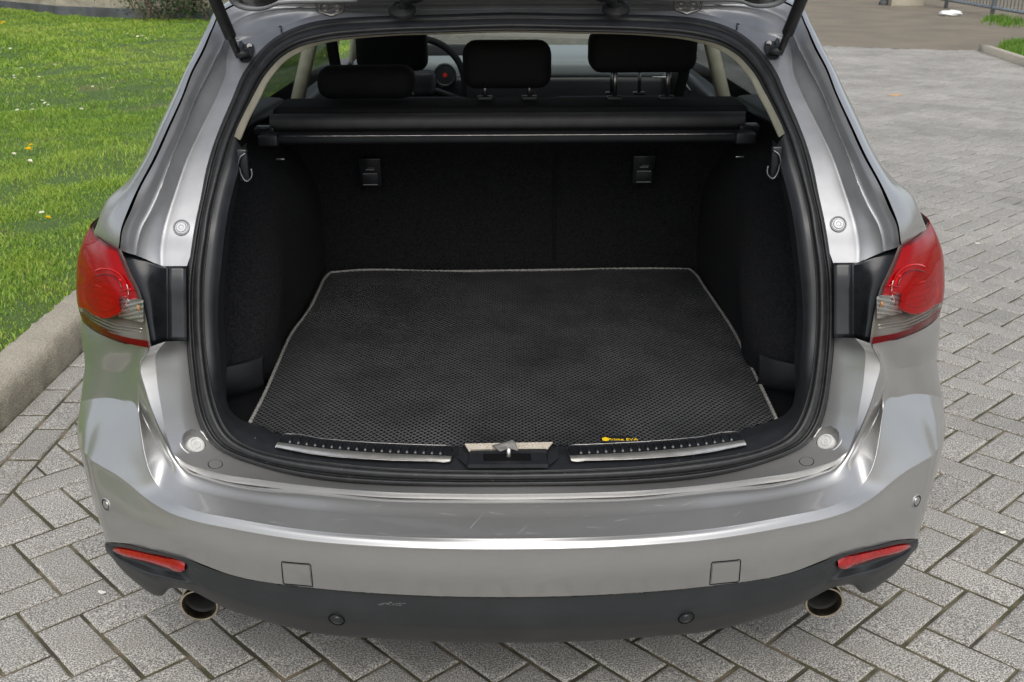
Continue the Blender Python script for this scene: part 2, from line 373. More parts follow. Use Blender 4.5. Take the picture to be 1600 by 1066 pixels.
def paver_geo(q, gap=.0062, jit=True):
    """q: ccw polygon -> vertices and faces of a block with a worn rounded rim"""
    c = sum(q, Vector((0, 0))) / len(q)
    if sum(q[i].x*q[(i+1) % len(q)].y - q[(i+1) % len(q)].x*q[i].y for i in range(len(q))) < 0: q = q[::-1]
    def inset(d):
        out = []; n = len(q)
        for i in range(n):
            p = q[i]; e0 = (q[i] - q[i-1]).normalized(); e1 = (q[(i+1) % n] - q[i]).normalized()
            n0 = Vector((-e0.y, e0.x)); n1 = Vector((-e1.y, e1.x)); s = n0 + n1
            out.append(p + s * (d / max(.3, 1 + n0.dot(n1))))
        return out
    tx, ty = (random.gauss(0, .006), random.gauss(0, .006)) if jit else (0, 0); dz = random.gauss(0, .0009) if jit else 0
    V = []; n = len(q)
    for d, z in ((gap*.55, -.035), (gap*.55, -.007), (gap*.95, -.0028), (gap*1.6, -.0006), (gap*2.6, 0)):
        for p in inset(d + (random.uniform(-.0006, .0006) if jit else 0)):
            V.append(Vector((p.x + random.uniform(-.0013, .0013), p.y + random.uniform(-.0013, .0013), z + dz + (p.x - c.x)*tx + (p.y - c.y)*ty)))
    Fc = []
    for l in range(4):
        for i in range(n): Fc.append([l*n+i, l*n+(i+1) % n, (l+1)*n+(i+1) % n, (l+1)*n+i])
    Fc.append([4*n+i for i in range(n)]); return V, Fc
CARPOLY = [(365, 0), (300, 100), (190, 290), (118, 380), (118, 560), (118, 690), (165, 860), (245, 935), (300, 970), (360, 960), (480, 990), (800, 1005), (1120, 990), (1240, 960), (1300, 970), (1350, 935), (1430, 860), (1478, 690), (1478, 400), (1400, 290), (1300, 100), (1230, 0)]
def inside(u, v):
    c = False; n = len(CARPOLY)
    for i in range(n):
        x0, y0 = CARPOLY[i]; x1, y1 = CARPOLY[i-1]
        if (y0 > v) != (y1 > v) and u < (x1-x0)*(v-y0)/(y1-y0)+x0: c = not c
    return c
vis = []
for i, (q, c, k) in enumerate(polys):
    us = [project((p.x, p.y, 0)) for p in q] + [project((c.x, c.y, 0))]
    if any(0 < u < 1600 and 0 < v < 1066 and not inside(u, v) for u, v in us): vis.append((c.length, i))
vis.sort(); single = {i for _, i in vis[:300]}
protos = {}
V, Fc, tones = [], [], []
for i, (q, c, k) in enumerate(polys):
    if i in single:
        if k >= 0:
            key = (k, random.randrange(5))
            if key not in protos:
                vv, ff = paver_geo([p - c for p in q]); me = bpy.data.meshes.new('paver'); me.from_pydata([tuple(v) for v in vv], [], ff); me.materials.append(M['paver']); protos[key] = me
            me = protos[key]
        else:
            vv, ff = paver_geo([p - c for p in q]); me = bpy.data.meshes.new('paver'); me.from_pydata([tuple(v) for v in vv], [], ff); me.materials.append(M['paver'])
        o = bpy.data.objects.new('paver', me); o.location = (c.x, c.y, 0); link(o, pave)
    else:
        vv, ff = paver_geo([p - c for p in q]); b = len(V); V += [(v.x + c.x, v.y + c.y, v.z) for v in vv]; Fc += [[b + j for j in f] for f in ff]; tones += [random.random()] * len(ff)
po = mesh_obj('farther_pavers', V, Fc, M['paver_far'], pave, False); po['kind'] = 'stuff'
al = po.data.attributes.new('tone', 'FLOAT', 'FACE'); al.data.foreach_set('value', tones)

# kerb of long concrete stones
kerb = link(bpy.data.objects.new('kerb', None)); kerb['kind'] = 'structure'
def kerb_stone(y0, y1):
    n = 60; V = []; prof = [(KX0, -.05), (KX0 - .003, .06), (KX0 - .012, .098), (KX0 - .030, .114), (KX0 - .055, .119), (KX1 + .006, .120), (KX1, .112), (KX1 - .004, -.05)]
    for j in range(n + 1):
        y = y0 + (y1 - y0) * j / n
        for x, z in prof:
            w = .0062 if z > .05 else .004
            V.append((x + random.uniform(-w, w), y, z + (random.uniform(-w, w) if z > 0 else 0)))
    m = len(prof); Fc = [[j*m+i, (j+1)*m+i, (j+1)*m+i+1, j*m+i+1] for j in range(n) for i in range(m-1)]
    Fc += [list(range(m)), [n*m+i for i in range(m)][::-1]]
    mesh_obj('kerb_stone', V, Fc, M['kerb'], kerb, True)
y = 2.62 - 4.4
while y < 17.5:
    kerb_stone(y + .004, y + 2.196); y += 2.2

# lawn
lawn = mesh_obj('lawn', [], [], M['soil']); 
def lawn_h(x, y): return .085 + .02*math.sin(x*1.1 + .4)*math.sin(y*.7) + .012*math.sin(x*3.1 + y*2.3) + .006*math.sin(x*7 - y*5)
gx = list(np.linspace(KX1 + .0, -4, 24)) + list(np.linspace(-4.3, -22, 40)); gy = list(np.linspace(-4, 9, 60)) + list(np.linspace(9.3, 24, 40))
V = [(x, y, lawn_h(x, y) if x < KX1 - .02 else .06) for x in gx for y in gy]; ny = len(gy)
Fc = [[i*ny+j, i*ny+j+1, (i+1)*ny+j+1, (i+1)*ny+j] for i in range(len(gx)-1) for j in range(ny-1)]
bpy.data.objects.remove(lawn); lawn = mesh_obj('lawn', V, Fc, M['soil']); lawn['kind'] = 'structure'
WALL = [G(-160, 13), G(0, 20), G(90, 30), G(180, 34), G(293, 39), G(420, 42), G(560, 44)]
def wall_y(x):
    xs = [p.x for p in WALL]; ys = [p.y for p in WALL]; return float(np.interp(x, xs, ys))
def grass():
    m = bpy.data.materials.new('grass_blades'); m.use_nodes = True; nt = m.node_tree; b = nt.nodes['Principled BSDF']; ln = nt.links.new
    a = nt.nodes.new('ShaderNodeAttribute'); a.attribute_name = 'tone'
    rp = nt.nodes.new('ShaderNodeValToRGB'); e = rp.color_ramp.elements
    e[0].position = 0; e[0].color = (.055, .135, .015, 1); e[1].position = 1; e[1].color = (.48, .46, .16, 1)
    k = rp.color_ramp.elements.new(.35); k.color = (.165, .305, .030, 1); k = rp.color_ramp.elements.new(.8); k.color = (.36, .47, .065, 1)
    ln(a.outputs['Fac'], rp.inputs[0]); ln(rp.outputs[0], b.inputs['Base Color']); b.inputs['Roughness'].default_value = .55
    tr = nt.nodes.new('ShaderNodeBsdfTranslucent'); ln(rp.outputs[0], tr.inputs[0]); mx = nt.nodes.new('ShaderNodeMixShader'); mx.inputs[0].default_value = .35
    ln(b.outputs[0], mx.inputs[1]); ln(tr.outputs[0], mx.inputs[2]); ln(mx.outputs[0], nt.nodes['Material Output'].inputs[0])
    zones = [(-2.9, KX1 - .005, 2.6, 6.5, 13000), (-5.2, -2.9, 4.5, 9.5, 7500), (-5.2, KX1 - .01, 9.5, 21, 1800), (-13, -5.2, 7, 25, 1500), (-2.9, KX1, 6.5, 9.5, 3300), (-5.0, KX1, -3, 2.6, 700)]
    X = []; Y = []; Wd = []
    for x0, x1, y0, y1, d in zones:
        n = int((x1-x0)*(y1-y0)*d); X.append(rng.uniform(x0, x1, n)); Y.append(rng.uniform(y0, y1, n)); Wd.append(np.full(n, 1.0 if d > 3000 else (1.5 if d > 1500 else 2.6)))
    X = np.concatenate(X); Y = np.concatenate(Y); Wd = np.concatenate(Wd)
    xs = [p.x for p in WALL]; ys = [p.y for p in WALL]
    # clumps and bare spots
    f = np.sin(X*2.3+1)*np.sin(Y*1.9) + .7*np.sin(X*6.1-Y*3.3) + .5*np.sin(X*13+Y*9.) + .6*np.sin(Y*11 - X*5)
    edge = np.clip((KX1 - X) / .25, 0, 1)
    bare = np.exp(-((X+1.98)/.22)**2) * (.62 + .3*np.sin(Y*2.4+.2))
    keep = (Y < np.interp(X, xs, ys) - .1) & (rng.random(len(X)) > bare) & (rng.random(len(X)) < .92 + .08*f)
    X, Y, Wd, f, edge = X[keep], Y[keep], Wd[keep], f[keep], edge[keep]; n = len(X)
    Z = .08 + .02*np.sin(X*1.1+.4)*np.sin(Y*.7) + .012*np.sin(X*3.1+Y*2.3) + .006*np.sin(X*7-Y*5)
    h = rng.uniform(.014, .038, n) * (1 + .28*f) * (.55 + .45*edge) * np.where(Wd > 2, 1.3, 1); w = rng.uniform(.0013, .0030, n) * Wd
    th = rng.uniform(0, 2*np.pi, n); le = rng.uniform(.15, 1.1, n)*h; la = rng.uniform(0, 2*np.pi, n)
    dx, dy = np.cos(th)*w, np.sin(th)*w; lx, ly = np.cos(la)*le, np.sin(la)*le
    P = np.empty((n, 5, 3))
    P[:, 0] = np.c_[X-dx, Y-dy, Z-.005]; P[:, 1] = np.c_[X+dx, Y+dy, Z-.005]
    P[:, 2] = np.c_[X+dx*.8+lx*.35, Y+dy*.8+ly*.35, Z+h*.65]; P[:, 3] = np.c_[X-dx*.8+lx*.35, Y-dy*.8+ly*.35, Z+h*.65]; P[:, 4] = np.c_[X+lx, Y+ly, Z+h*.95]
    me = bpy.data.meshes.new('lawn_grass'); me.vertices.add(n*5); me.vertices.foreach_set('co', P.ravel())
    base = np.arange(n)[:, None]*5; lp = np.concatenate([base + np.array([0,1,2,3]), base + np.array([3,2,4])], 1).ravel()
    me.loops.add(n*7); me.loops.foreach_set('vertex_index', lp.astype(np.int32)); me.polygons.add(n*2)
    st = np.stack([np.arange(n)*7, np.arange(n)*7+4], 1).ravel(); me.polygons.foreach_set('loop_start', st.astype(np.int32))
    me.update(calc_edges=True)
    tone = np.clip(.47 + .16*np.sin(X*.9+2)*np.sin(Y*.8) + .07*f + rng.normal(0, .16, n) + .25*(rng.random(n) < .06) + .10*(1-edge), 0, 1)
    at2 = me.attributes.new('tone', 'FLOAT', 'FACE'); at2.data.foreach_set('value', np.repeat(tone, 2).astype(np.float32))
    me.materials.append(m); o = link(bpy.data.objects.new('lawn_grass', me)); o['kind'] = 'stuff'
    tag(o, 'short green lawn grass growing left of the kerb', 'grass')
grass()

# daisies and dandelions
def flower_mesh(name, r, petals, pm, cm, rows=1):
    me = bpy.data.meshes.new(name); V = []; Fc = []; mi = []
    for row in range(rows):
        for k in range(petals):
            w = 2*math.pi*(k + .5*row)/petals; rr = r*(1 - .28*row); b = len(V)
            for a, q, z in ((-.13, .25, 0), (.13, .25, 0), (.17, .8, .25), (0, 1, .2), (-.17, .8, .25)):
                V.append((math.cos(w+a)*rr*q, math.sin(w+a)*rr*q, z*r*(.6 + row)))
            Fc.append([b, b+1, b+2, b+3, b+4]); mi.append(0)
    b = len(V)
    for k in range(8): V.append((math.cos(k*math.pi/4)*r*.34, math.sin(k*math.pi/4)*r*.34, r*.15))
    V.append((0, 0, r*.38)); Fc += [[b+k, b+(k+1) % 8, b+8] for k in range(8)]; mi += [1]*8
    b = len(V)
    for z in (0, -.035):
        for k in range(3): V.append((math.cos(k*2.1)*.0012, math.sin(k*2.1)*.0012, z))
    Fc += [[b+k, b+(k+1) % 3, b+3+(k+1) % 3, b+3+k] for k in range(3)]; mi += [2]*3
    me.from_pydata(V, [], Fc); me.materials.append(pm); me.materials.append(cm); me.materials.append(M['stem']); me.polygons.foreach_set('material_index', mi); return me
M['stem'] = mat('flower_stem', (.10, .18, .03), .7); M['petal'] = mat('daisy_petal', (.82, .82, .80), .6); M['core'] = mat('daisy_core', (.75, .5, .03), .7); M['dand'] = mat('dandelion_petal', (.85, .60, .01), .6)
dz = flower_mesh('daisy', .013, 11, M['petal'], M['core']); dd = flower_mesh('dandelion', .024, 14, M['dand'], M['dand'], 3)
def flower(me, name, u, v, s, label, cat, grp):
    p = G(u, v)
    for _ in range(4): p = atz(u, v, lawn_h(p.x, p.y) + .052)
    o = bpy.data.objects.new(name, me); o.location = p; o.scale = (s,)*3; o.rotation_euler = (R(18) + random.uniform(-.2, .2), random.uniform(-.2, .2), random.uniform(0, 6)); link(o)
    tag(o, label, cat, grp)
DS = [(25,130),(22,118),(12,117),(40,113),(28,125),(39,124),(33,106),(8,103),(86,101),(115,130),(145,135),(168,137),(174,137),(221,128),(240,82),(217,104),(110,150),(106,164),(70,161),(66,157),(54,153),(50,163),(75,164),(127,170),(28,167),(27,172),(51,171),(61,120),(205,54),(215,57),(222,56),(228,60),(240,57),(252,58),(212,61),(235,54),(47,251),(65,332),(22,240),(140,62),(4,75),(16,76),(22,122),(198,53),(243,62),(220,53),(256,55),(160,122),(12,160)]
for i, (u, v) in enumerate(DS): flower(dz, 'daisy', u, v, 1.15 if v > 90 else 1.7, 'small white daisy flowering in the green lawn', 'daisy', 'white daisies in the lawn')
for u, v, s, lb in ((45, 234, 1.25, 'yellow dandelion in the middle of the lawn, the lower bloom of a close pair'), (49, 227, .8, 'yellow dandelion bloom just behind a larger one in mid lawn'), (75, 341, .9, 'yellow dandelion in the lawn nearest the car light'), (5, 36, 2.0, 'yellow dandelion at the far edge of the lawn by the wall')):
    flower(dd, 'dandelion', u, v, s, lb, 'dandelion', 'dandelions in the lawn')

# far wall, plinth and ivy stems
M['wall'] = mat('rough_render', (.30, .275, .215), .95, noise=(1.8, .35), bump=(14, .8, .03))
M['plinth'] = mat('dark_plinth', (.075, .08, .085), .85, noise=(3, .4))
wall = link(bpy.data.objects.new('garden_wall', None)); tag(wall, 'low beige rendered wall with dark plinth behind the lawn', 'wall')
def wall_strip(name, z0, z1, t, off, material):
    V = []; 
    for p in WALL:
        for dy, z in ((off, z0), (off, z1), (off + t, z1), (off + t, z0)): V.append((p.x, p.y + dy, z))
    Fc = []
    for i in range(len(WALL)-1):
        for k in range(4): Fc.append([i*4+k, (i+1)*4+k, (i+1)*4+(k+1) % 4, i*4+(k+1) % 4])
    Fc += [[0,1,2,3], [len(V)-1-k for k in range(4)]]
    mesh_obj(name, V, Fc, material, wall, False)
wall_strip('wall_face', .24, 1.1, .25, .03, M['wall']); wall_strip('plinth', -.05, .242, .33, -.01, M['plinth']); wall_strip('coping', 1.1, 1.17, .34, -.02, M['kerb'])
M['bark'] = mat('bare_bark', (.12, .085, .055), .9, noise=(20, .4))
M['leafd'] = mat('dark_leaf', (.035, .060, .018), .6, noise=(6, .4))
def shrub(name, base, stems, height, spread, leafn, leaf, label, ls=.035, cat='shrub', low=0.25):
    t = link(bpy.data.objects.new(name, None)); t.location = base; tag(t, label, cat)
    V = []; Fc = []; ends = []
    for s in range(stems):
        a = random.uniform(0, 6.28); x0, y0 = random.uniform(-spread*.4, spread*.4), random.uniform(-.1, .1)
        pts = [Vector((x0, y0, -.03))]
        for k in range(1, 6): pts.append(Vector((x0 + math.cos(a)*spread*.5*k/5 + random.uniform(-.05, .05)*spread, y0 + math.sin(a)*spread*.3*k/5, height*k/5)))
        ends += pts[1:]
        P = cr(pts, 2); b = len(V)
        for i, p in enumerate(P):
            r = .022*(1 - .8*i/len(P))*max(.4, height)
            for k in range(5): V.append(p + Vector((math.cos(k*1.257)*r, math.sin(k*1.257)*r, 0)))
        for i in range(len(P)-1):
            for k in range(5): Fc.append([b+i*5+k, b+i*5+(k+1) % 5, b+(i+1)*5+(k+1) % 5, b+(i+1)*5+k])
    mesh_obj('stem', V, Fc, M['bark'], t)
    V = []; Fc = []
    for i in range(leafn):
        c = random.choice(ends) + Vector((random.gauss(0, spread*.22), random.gauss(0, spread*.2), random.gauss(0, height*.12)))
        if c.z < height*low*random.random(): continue
        u = Vector((random.gauss(0,1), random.gauss(0,1), random.gauss(0,1))).normalized(); w = u.cross(Vector((random.random(), .3, random.random()))).normalized(); s = ls*random.uniform(.6, 1.4); b = len(V)
        V += [c - u*s, c + w*s*.45, c + u*s, c - w*s*.45]; Fc.append([b, b+1, b+2, b+3])
    mesh_obj('foliage', V, Fc, leaf, t, False); return t
p = G(228, 38); shrub('wall_shrub', (p.x, p.y - .25, .05), 6, .9, 1.1, 900, M['leafd'], 'leafy bare-stemmed shrub against the garden wall, left of the corner strut')
p = G(300, 40); shrub('wall_shrub', (p.x, p.y - .3, .05), 7, .8, 1.1, 2200, M['leafd'], 'dense dark ivy mound on the garden wall directly behind the car strut')

# far right: kerb piece, verge tufts, concrete foot, bollard, railing, rubbish
p0, p1 = G(1543, 80), G(1606, 101)
d = (p1 - p0); d2 = d.normalized(); nrm = Vector((-d2.y, d2.x, 0))
if nrm.y < 0: nrm = -nrm
V = []; 
for k in range(9):
    q = p0 + d * (k / 8 * 1.5); q.z = 0
    for o_, z in ((0, -.03), (.0, .075), (.02, .09), (.12, .09), (.13, -.03)): V.append(q + nrm*(o_ + random.uniform(-.004, .004)) + Vector((0, 0, z)))
Fc = [[k*5+i, (k+1)*5+i, (k+1)*5+i+1, k*5+i+1] for k in range(8) for i in range(4)] + [[0,1,2,3,4]]
o = mesh_obj('verge_kerb', V, Fc, M['kerb']); tag(o, 'short concrete kerb edging the grass verge at far right', 'kerb')
def verge(name, pts, n, hgt, label):
    t = []; V = []; Fc = []
    for i in range(n):
        a, b, c_ = random.random(), random.random(), random.random(); s = a+b+c_
        k = random.randrange(len(pts)-2); q = (pts[0]*a + pts[k+1]*b + pts[k+2]*c_)/s; q = q.copy(); q.z = -.01
        th = random.uniform(0, 6.28); w = Vector((math.cos(th), math.sin(th), 0))*.006; l = Vector((random.gauss(0, .03), random.gauss(0, .03), hgt*random.uniform(.4, 1.2))); b0 = len(V)
        V += [q-w, q+w, q+l*.6+w*.7, q+l*.6-w*.7, q+l]; Fc += [[b0, b0+1, b0+2, b0+3], [b0+3, b0+2, b0+4]]; tt = random.uniform(0, .38); t += [tt, tt]
    o = mesh_obj(name, V, Fc, bpy.data.materials['grass_blades'], None, False); at2 = o.data.attributes.new('tone', 'FLOAT', 'FACE'); at2.data.foreach_set('value', t)
    tag(o, label, 'grass', kind='stuff')
verge('verge_grass', [G(1552,79), G(1612,99), G(1640,70), G(1575,66)], 2600, .10, 'tufty green grass on the verge behind the far right kerb')
verge('weed_patch', [G(1530,38), G(1600,44), G(1600,28), G(1540,26)], 900, .10, 'sparse weeds at the foot of the far right railing')
p = G(1422, 9); pb = rbox('concrete_block', (p.x, p.y + .35, .2), (.75, .4, .45), M['kerb'], bev=.02); tag(pb, 'grey concrete block standing at the far end of the road', 'block')
p = G(1380, 7); o = lathe('bollard', [(.09, -.02), (.10, 0), (.10, .05), (.075, .08), (.07, .85), (.05, .93), (0, .95)], Vector((p.x, p.y, 0)), Vector((0, 0, 1)), M['plinth'], seg=16); tag(o, 'dark round bollard beside the far concrete block', 'bollard')
M['galv'] = mat('galvanised_steel', (.27, .30, .33), .45, .6, noise=(10, .2))
rail = link(bpy.data.objects.new('railing', None)); tag(rail, 'blue-grey galvanised railing panel at the far right edge', 'railing')
ra, rb = G(1478, 12), G(1640, 42); ra.z = rb.z = 0; rd = rb - ra
ra = ra - rd*.5; rd = rd*1.5
for z in (.16, 1.0): 
    q0 = ra + Vector((0,0,z)); q1 = ra + rd + Vector((0,0,z)); tube('rail', [q0, q1], .032, M['galv'], rail, 8, n=1)
for k in range(4): q = ra + rd*k/3*1.0; tube('post', [q + Vector((0,0,-.05)), q + Vector((0,0,1.08))], .045, M['galv'], rail, 8, n=1)
NB = 46
bar = None
for k in range(NB):
    q = ra + rd*((k+.5)/NB)
    if bar is None: bar = tube('bar', [Vector((0,0,.16)), Vector((0,0,1.0))], .010, M['galv'], rail, 6, n=1); bar.location = q
    else: c = bar.copy(); link(c, rail); c.location = q
p = G(1485, 24); bm = bmesh.new(); bmesh.ops.create_icosphere(bm, subdivisions=3, radius=.13)
for v in bm.verts: v.co = Vector((v.co.x*1.7, v.co.y*1.0, v.co.z*.45)) * (1 + random.uniform(-.16, .16)); 
o = bm_obj('plastic_bag', bm, mat('white_plastic', (.78, .78, .78), .35)); o.location = (p.x, p.y, .04); tag(o, 'crumpled white plastic bag lying on the far road', 'litter')
def leafobj(u, v, s, col, label, name='dry_leaf'):
    p = G(u, v); bm = bmesh.new(); bmesh.ops.create_grid(bm, x_segments=5, y_segments=3, size=1)
    for q in bm.verts: q.co = Vector((q.co.x*s, q.co.y*s*.45*(1 - .7*abs(q.co.x)**2), .25*s*abs(q.co.x)**2 + .1*s*q.co.y))
    o = bm_obj(name, bm, mat(name + '_col', col, .7)); o.location = (p.x, p.y, .006); o.rotation_euler = (0, 0, random.uniform(-.4, .4)); tag(o, label, 'leaf')
leafobj(1398, 150, .060, (.42, .26, .12), 'orange dry leaf lying on the paving right of the car')
leafobj(1527, 382, .013, (.6, .58, .52), 'tiny pale scrap on the paving beside the right tail light', 'paper_scrap')
leafobj(160, 929, .011, (.55, .53, .48), 'small pale scrap on a paver below the left bumper corner', 'paper_scrap')
leafobj(1566, 835, .010, (.6, .58, .5), 'small whitish scrap on the paver at lower right edge', 'paper_scrap')

# unseen trees round the car park; far row added to darken paint reflections
def tree(base, h, r, label, seed):
    random.seed(seed); t = link(bpy.data.objects.new('unseen_tree', None)); t.location = base; tag(t, label, 'tree', 'trees round the car park')
    tube('trunk', [Vector((0,0,-.1)), Vector((.1,0,h*.25)), Vector((-.05,.1,h*.5)), Vector((0,0,h*.8))], .17, M['bark'], t, 8, rfun=lambda s: 1.1 - .8*s)
    V = []; Fc = []; cl = [Vector((random.gauss(0, r*.45), random.gauss(0, r*.45), h*.62 + random.gauss(0, h*.16))) for _ in range(26)]
    for i in range(5200):
        c = random.choice(cl) + Vector((random.gauss(0,1), random.gauss(0,1), random.gauss(0,1)))*r*.2
        u = Vector((random.gauss(0,1), random.gauss(0,1), random.gauss(0,1))).normalized(); w = u.cross(Vector((.3,.2,1))).normalized(); s = .13; b = len(V)
        V += [c-u*s, c+w*s*.6, c+u*s, c-w*s*.6]; Fc.append([b,b+1,b+2,b+3])
    mesh_obj('crown', V, Fc, M['leafd'], t, False)

for i, (x, y, h, r, lb) in enumerate(((-13, 13.0, 8, 3.2, 'leafy tree standing alone on the lawn left of the picture'),
        (-4, 31, 12, 4.2, 'unseen leafy tree added behind the garden wall, leftmost of its row'), (5, 34, 13, 4.5, 'unseen leafy tree added behind the car park, middle of the far row'), (15, 32, 12, 4.2, 'unseen leafy tree added behind the railing, rightmost of the far row'), (-14, 28, 12, 4.2, 'unseen leafy tree added behind the wall at its far left end'))):
    tree((x, y, 0), h, r, lb, 40 + i)
random.seed(11)
# ================================================================== THE CAR
car = link(bpy.data.objects.new('estate_car', None)); CARLOC = Vector((.0006, 1.65, 0))
tag(car, 'silver estate car seen from behind with its tailgate open', 'car')
def both(fn):                       # fn(mirror function) builds a part on each side
    fn(lambda p: Vector(p)); fn(mir)

# --- rubber seal
A_ = [(797,19),(695,22),(616,24),(564,26),(520,29),(485,35),(443,51),(414,72),(393,96),(380,115),(365,150),(349,188),(334,225),(323,263),(313,312),(303,360),(297,400),(291,440),(290,480),(291,535),(296,589),(302,634),(313,671),(325,690),(340,704),(358,713),(380,721),(440,739),(500,750),(590,757.5),(680,760),(797,760)]
C_ = [(797,47),(695,50),(616,52.5),(570,55.5),(530,59),(503,63.5),(470,72),(444,86),(424,105),(411,122),(396,150),(380,181),(366,213),(354,250),(343,288),(334,325),(329,358),(322,410),(319,460),(320,520),(325,575),(332,615),(343,650),(352,668),(365,683),(380,693),(400,702),(445,713),(500,720.5),(590,729.5),(680,733.5),(797,735)]
def lerp2(a, b, t): return [(p[0]+(q[0]-p[0])*t, p[1]+(q[1]-p[1])*t) for p, q in zip(a, b)]
prof = [(-.02, .014), (.03, .000), (.10, -.006), (.22, -.008), (.30, -.002), (.36, .001), (.42, -.006), (.55, -.016), (.72, -.015), (.84, -.003), (.88, .004), (.94, .002), (1.04, .012)]
seal_ = surf_obj('weatherstrip', [full([AP(u, v, o) for u, v in lerp2(A_, C_, t)]) for t, o in prof], M['rubber'], car, 3, 2)

bvh_of_seal = bvh_of(seal_)
# --- painted jamb, gutter and outer D-pillar skin
T = [ # a b c d e f g
 [(797,20),(797,14),(797,9),(797,6),(797,3),(797,0),(797,-6)],
 [(700,23),(700,15),(700,10),(700,7),(700,4),(700,0),(700,-6)],
 [(616,25),(616,16),(600,11),(600,7),(600,4),(600,0),(600,-8)],
 [(540,28),(520,18),(505,12),(500,7),(490,3),(488,-1),(480,-10)],
 [(485,36),(440,41),(415,18),(395,9),(385,4),(380,1),(374,-4)],
 [(443,52),(395,57),(370,34),(357,25),(350,20),(347,18),(342,18)],
 [(414,73),(365,66),(356,56),(343,48),(336,45),(333,43),(329,44)],
 [(393,97),(356,88),(344,84),(328,84),(321,82),(316,81),(307,84)],
 [(381,115),(354,115),(329,115),(312,115),(304,114),(299.5,113),(291,115)],
 [(366,150),(341,150),(311,150),(297,150),(290,150),(285.5,150),(273.2,150)],
 [(344,200),(316,200),(291,200),(277,200),(268,200),(262.5,200),(249,200)],
 [(328,250),(292,250),(269,250),(254,250),(245.7,250),(239.4,250),(225,250)],
 [(318,300),(274,300),(251.5,300),(230,300),(219,300),(213,300),(199,284)],
 [(311,330),(264,330),(238,330),(215,330),(207,330),(199.7,330),(167,313)],
 [(305,360),(255.5,360),(223,358),(201,360),(193,360),(189,360),(151,352)],
 [(300,392),(251,392),(216,384),(198,384),(189.5,383),(186.5,381),(147,361)],
 [(292,416),(252,416),(215,400),(198,395),(189,391),(185,389),(146,363)]]
OFF = [.004, .004, -.045, -.078, -.092, -.088, .045]
OFF0 = [.004, .002, -.020, -.034, -.048, -.044, .045]
rowsT = []
for k in range(7):
    row = []
    for i, st in enumerate(T):
        u, v = st[k]; w_ = min(1, max(0, (i - 3)/3)) * min(1, max(0, (16 - i)/4)); o = OFF[k]*w_ + OFF0[k]*(1 - w_)
        if k == 4: u, v = u + (st[5][0]-u)*.25, v + (st[5][1]-v)*.25
        if k == 6: o = .03 + .006*max(0, i-8) 
        row.append(AP(u, v, o))
    rowsT.append(row)
# pieces between rows so that each strip keeps its own crisp edge
V1 = []
def strip(name, rr, material, crease=(), kv=4, ku=5):
    return surf_obj(name, [full(r) for r in rr], material, car, ku, kv, crease)
ridge = [p + Vector((0, -.0035, .001)) for p in rowsT[2]]
mid = lambda a, b, t: [p.lerp(q, t) for p, q in zip(a, b)]
jamb_rows = [rowsT[0], mid(rowsT[0], rowsT[1], .8), rowsT[1], mid(rowsT[1], rowsT[2], .12), mid(rowsT[1], rowsT[2], .92), ridge, mid(rowsT[2], rowsT[3], .06), mid(rowsT[2], rowsT[3], .92), rowsT[3], rowsT[4]]
jb = strip('tailgate_jamb', jamb_rows, M['jamb'], (5,))
tube('weld_bead', [p + Vector((0, -.005, .001)) for p in rowsT[2][7:13]], .0011, M['steel'], car, 6); tube('weld_bead', [mir(p + Vector((0, -.005, .001))) for p in rowsT[2][7:13]], .0011, M['steel'], car, 6)
gap = [[p + Vector((0, .006, 0)) for p in rowsT[4]], [p + Vector((0, .03, 0)) for p in mid(rowsT[4], rowsT[5], .5)], [p + Vector((0, .006, 0)) for p in rowsT[5]]]
strip('gutter_gap', [rowsT[4], gap[1], rowsT[5]], M['black'])
# outer skin: wraps from the gutter edge to the flank
g2 = [p + Vector((.006*(1 if p.x < -.3 else 0), .06, -.01)) for p in rowsT[6]]
g0 = [p + Vector((-.004 if p.x < -.3 else 0, -.004, .003)) for p in mid(rowsT[5], rowsT[6], .18)]
g1 = [p + Vector((-.004 if p.x < -.3 else 0, -.006, .004)) for p in mid(rowsT[5], rowsT[6], .6)]
qp = strip('quarter_panel', [rowsT[5], g0, g1, rowsT[6], g2], M['paint'], (), 4)

# --- lower painted panel below the lamps, round to the sill
U_ = [ # a p q
 [(291,532.5),(258,534),(231,543.5)], [(291.5,548),(243,555),(218,567)], [(294,575),(243.5,582),(221,590)], [(297,600),(246,606),(226,612)],
 [(302,634),(251,637),(234,640)], [(307,655),(256,665),(245,668)], [(316,677),(262.5,692),(257,692)], [(330,695),(273,712),(269,713)],
 [(345,706),(289,724),(283,727)], [(365,716),(315,733),(308,740)], [(400,728),(350,742),(345,751)], [(440,739),(405,750),(403,760)],
 [(500,750),(500,761.5),(500,770)], [(590,757.5),(600,769),(600,777.5)], [(680,760),(690,771.5),(690,780)], [(797,760),(797,772),(797,781)]]
U_ = U_[::-1]
ra_, rp_, rq_, rq2 = [], [], [], []
QU = [(783,1.757),(778,1.765),(771,1.787),(759,1.820),(745,1.838),(737,1.844),(725,1.849),(711,1.855),(692,1.859),(668,1.866),(640,1.876),(610,1.888),(575,1.900),(544,1.90)][::-1]
for i, (a, p, q) in enumerate(U_):
    s = min(1, max(0, (i - 7) / 3))         # 0 at the sill, 1 on the side
    ra_.append(AP(*a, .004)); yq = float(np.interp(q[1], [c[0] for c in QU], [c[1] for c in QU])); rp_.append(L(*p, yq + .002*(1-s) + .014*s)); rq_.append(L(*q, yq + .003))
    rq2.append(rq_[-1] + Vector((0, .03, -.012)))
lp = strip('rear_panel', [ra_, mid(ra_, rp_, .5), mid(ra_, rp_, .93), rp_, mid(rp_, rq_, .12), rq_], M['paint'], (3,), 16, 18)
strip('panel_gap', [mid(rp_, rq_, .99), rq2], M['black'])
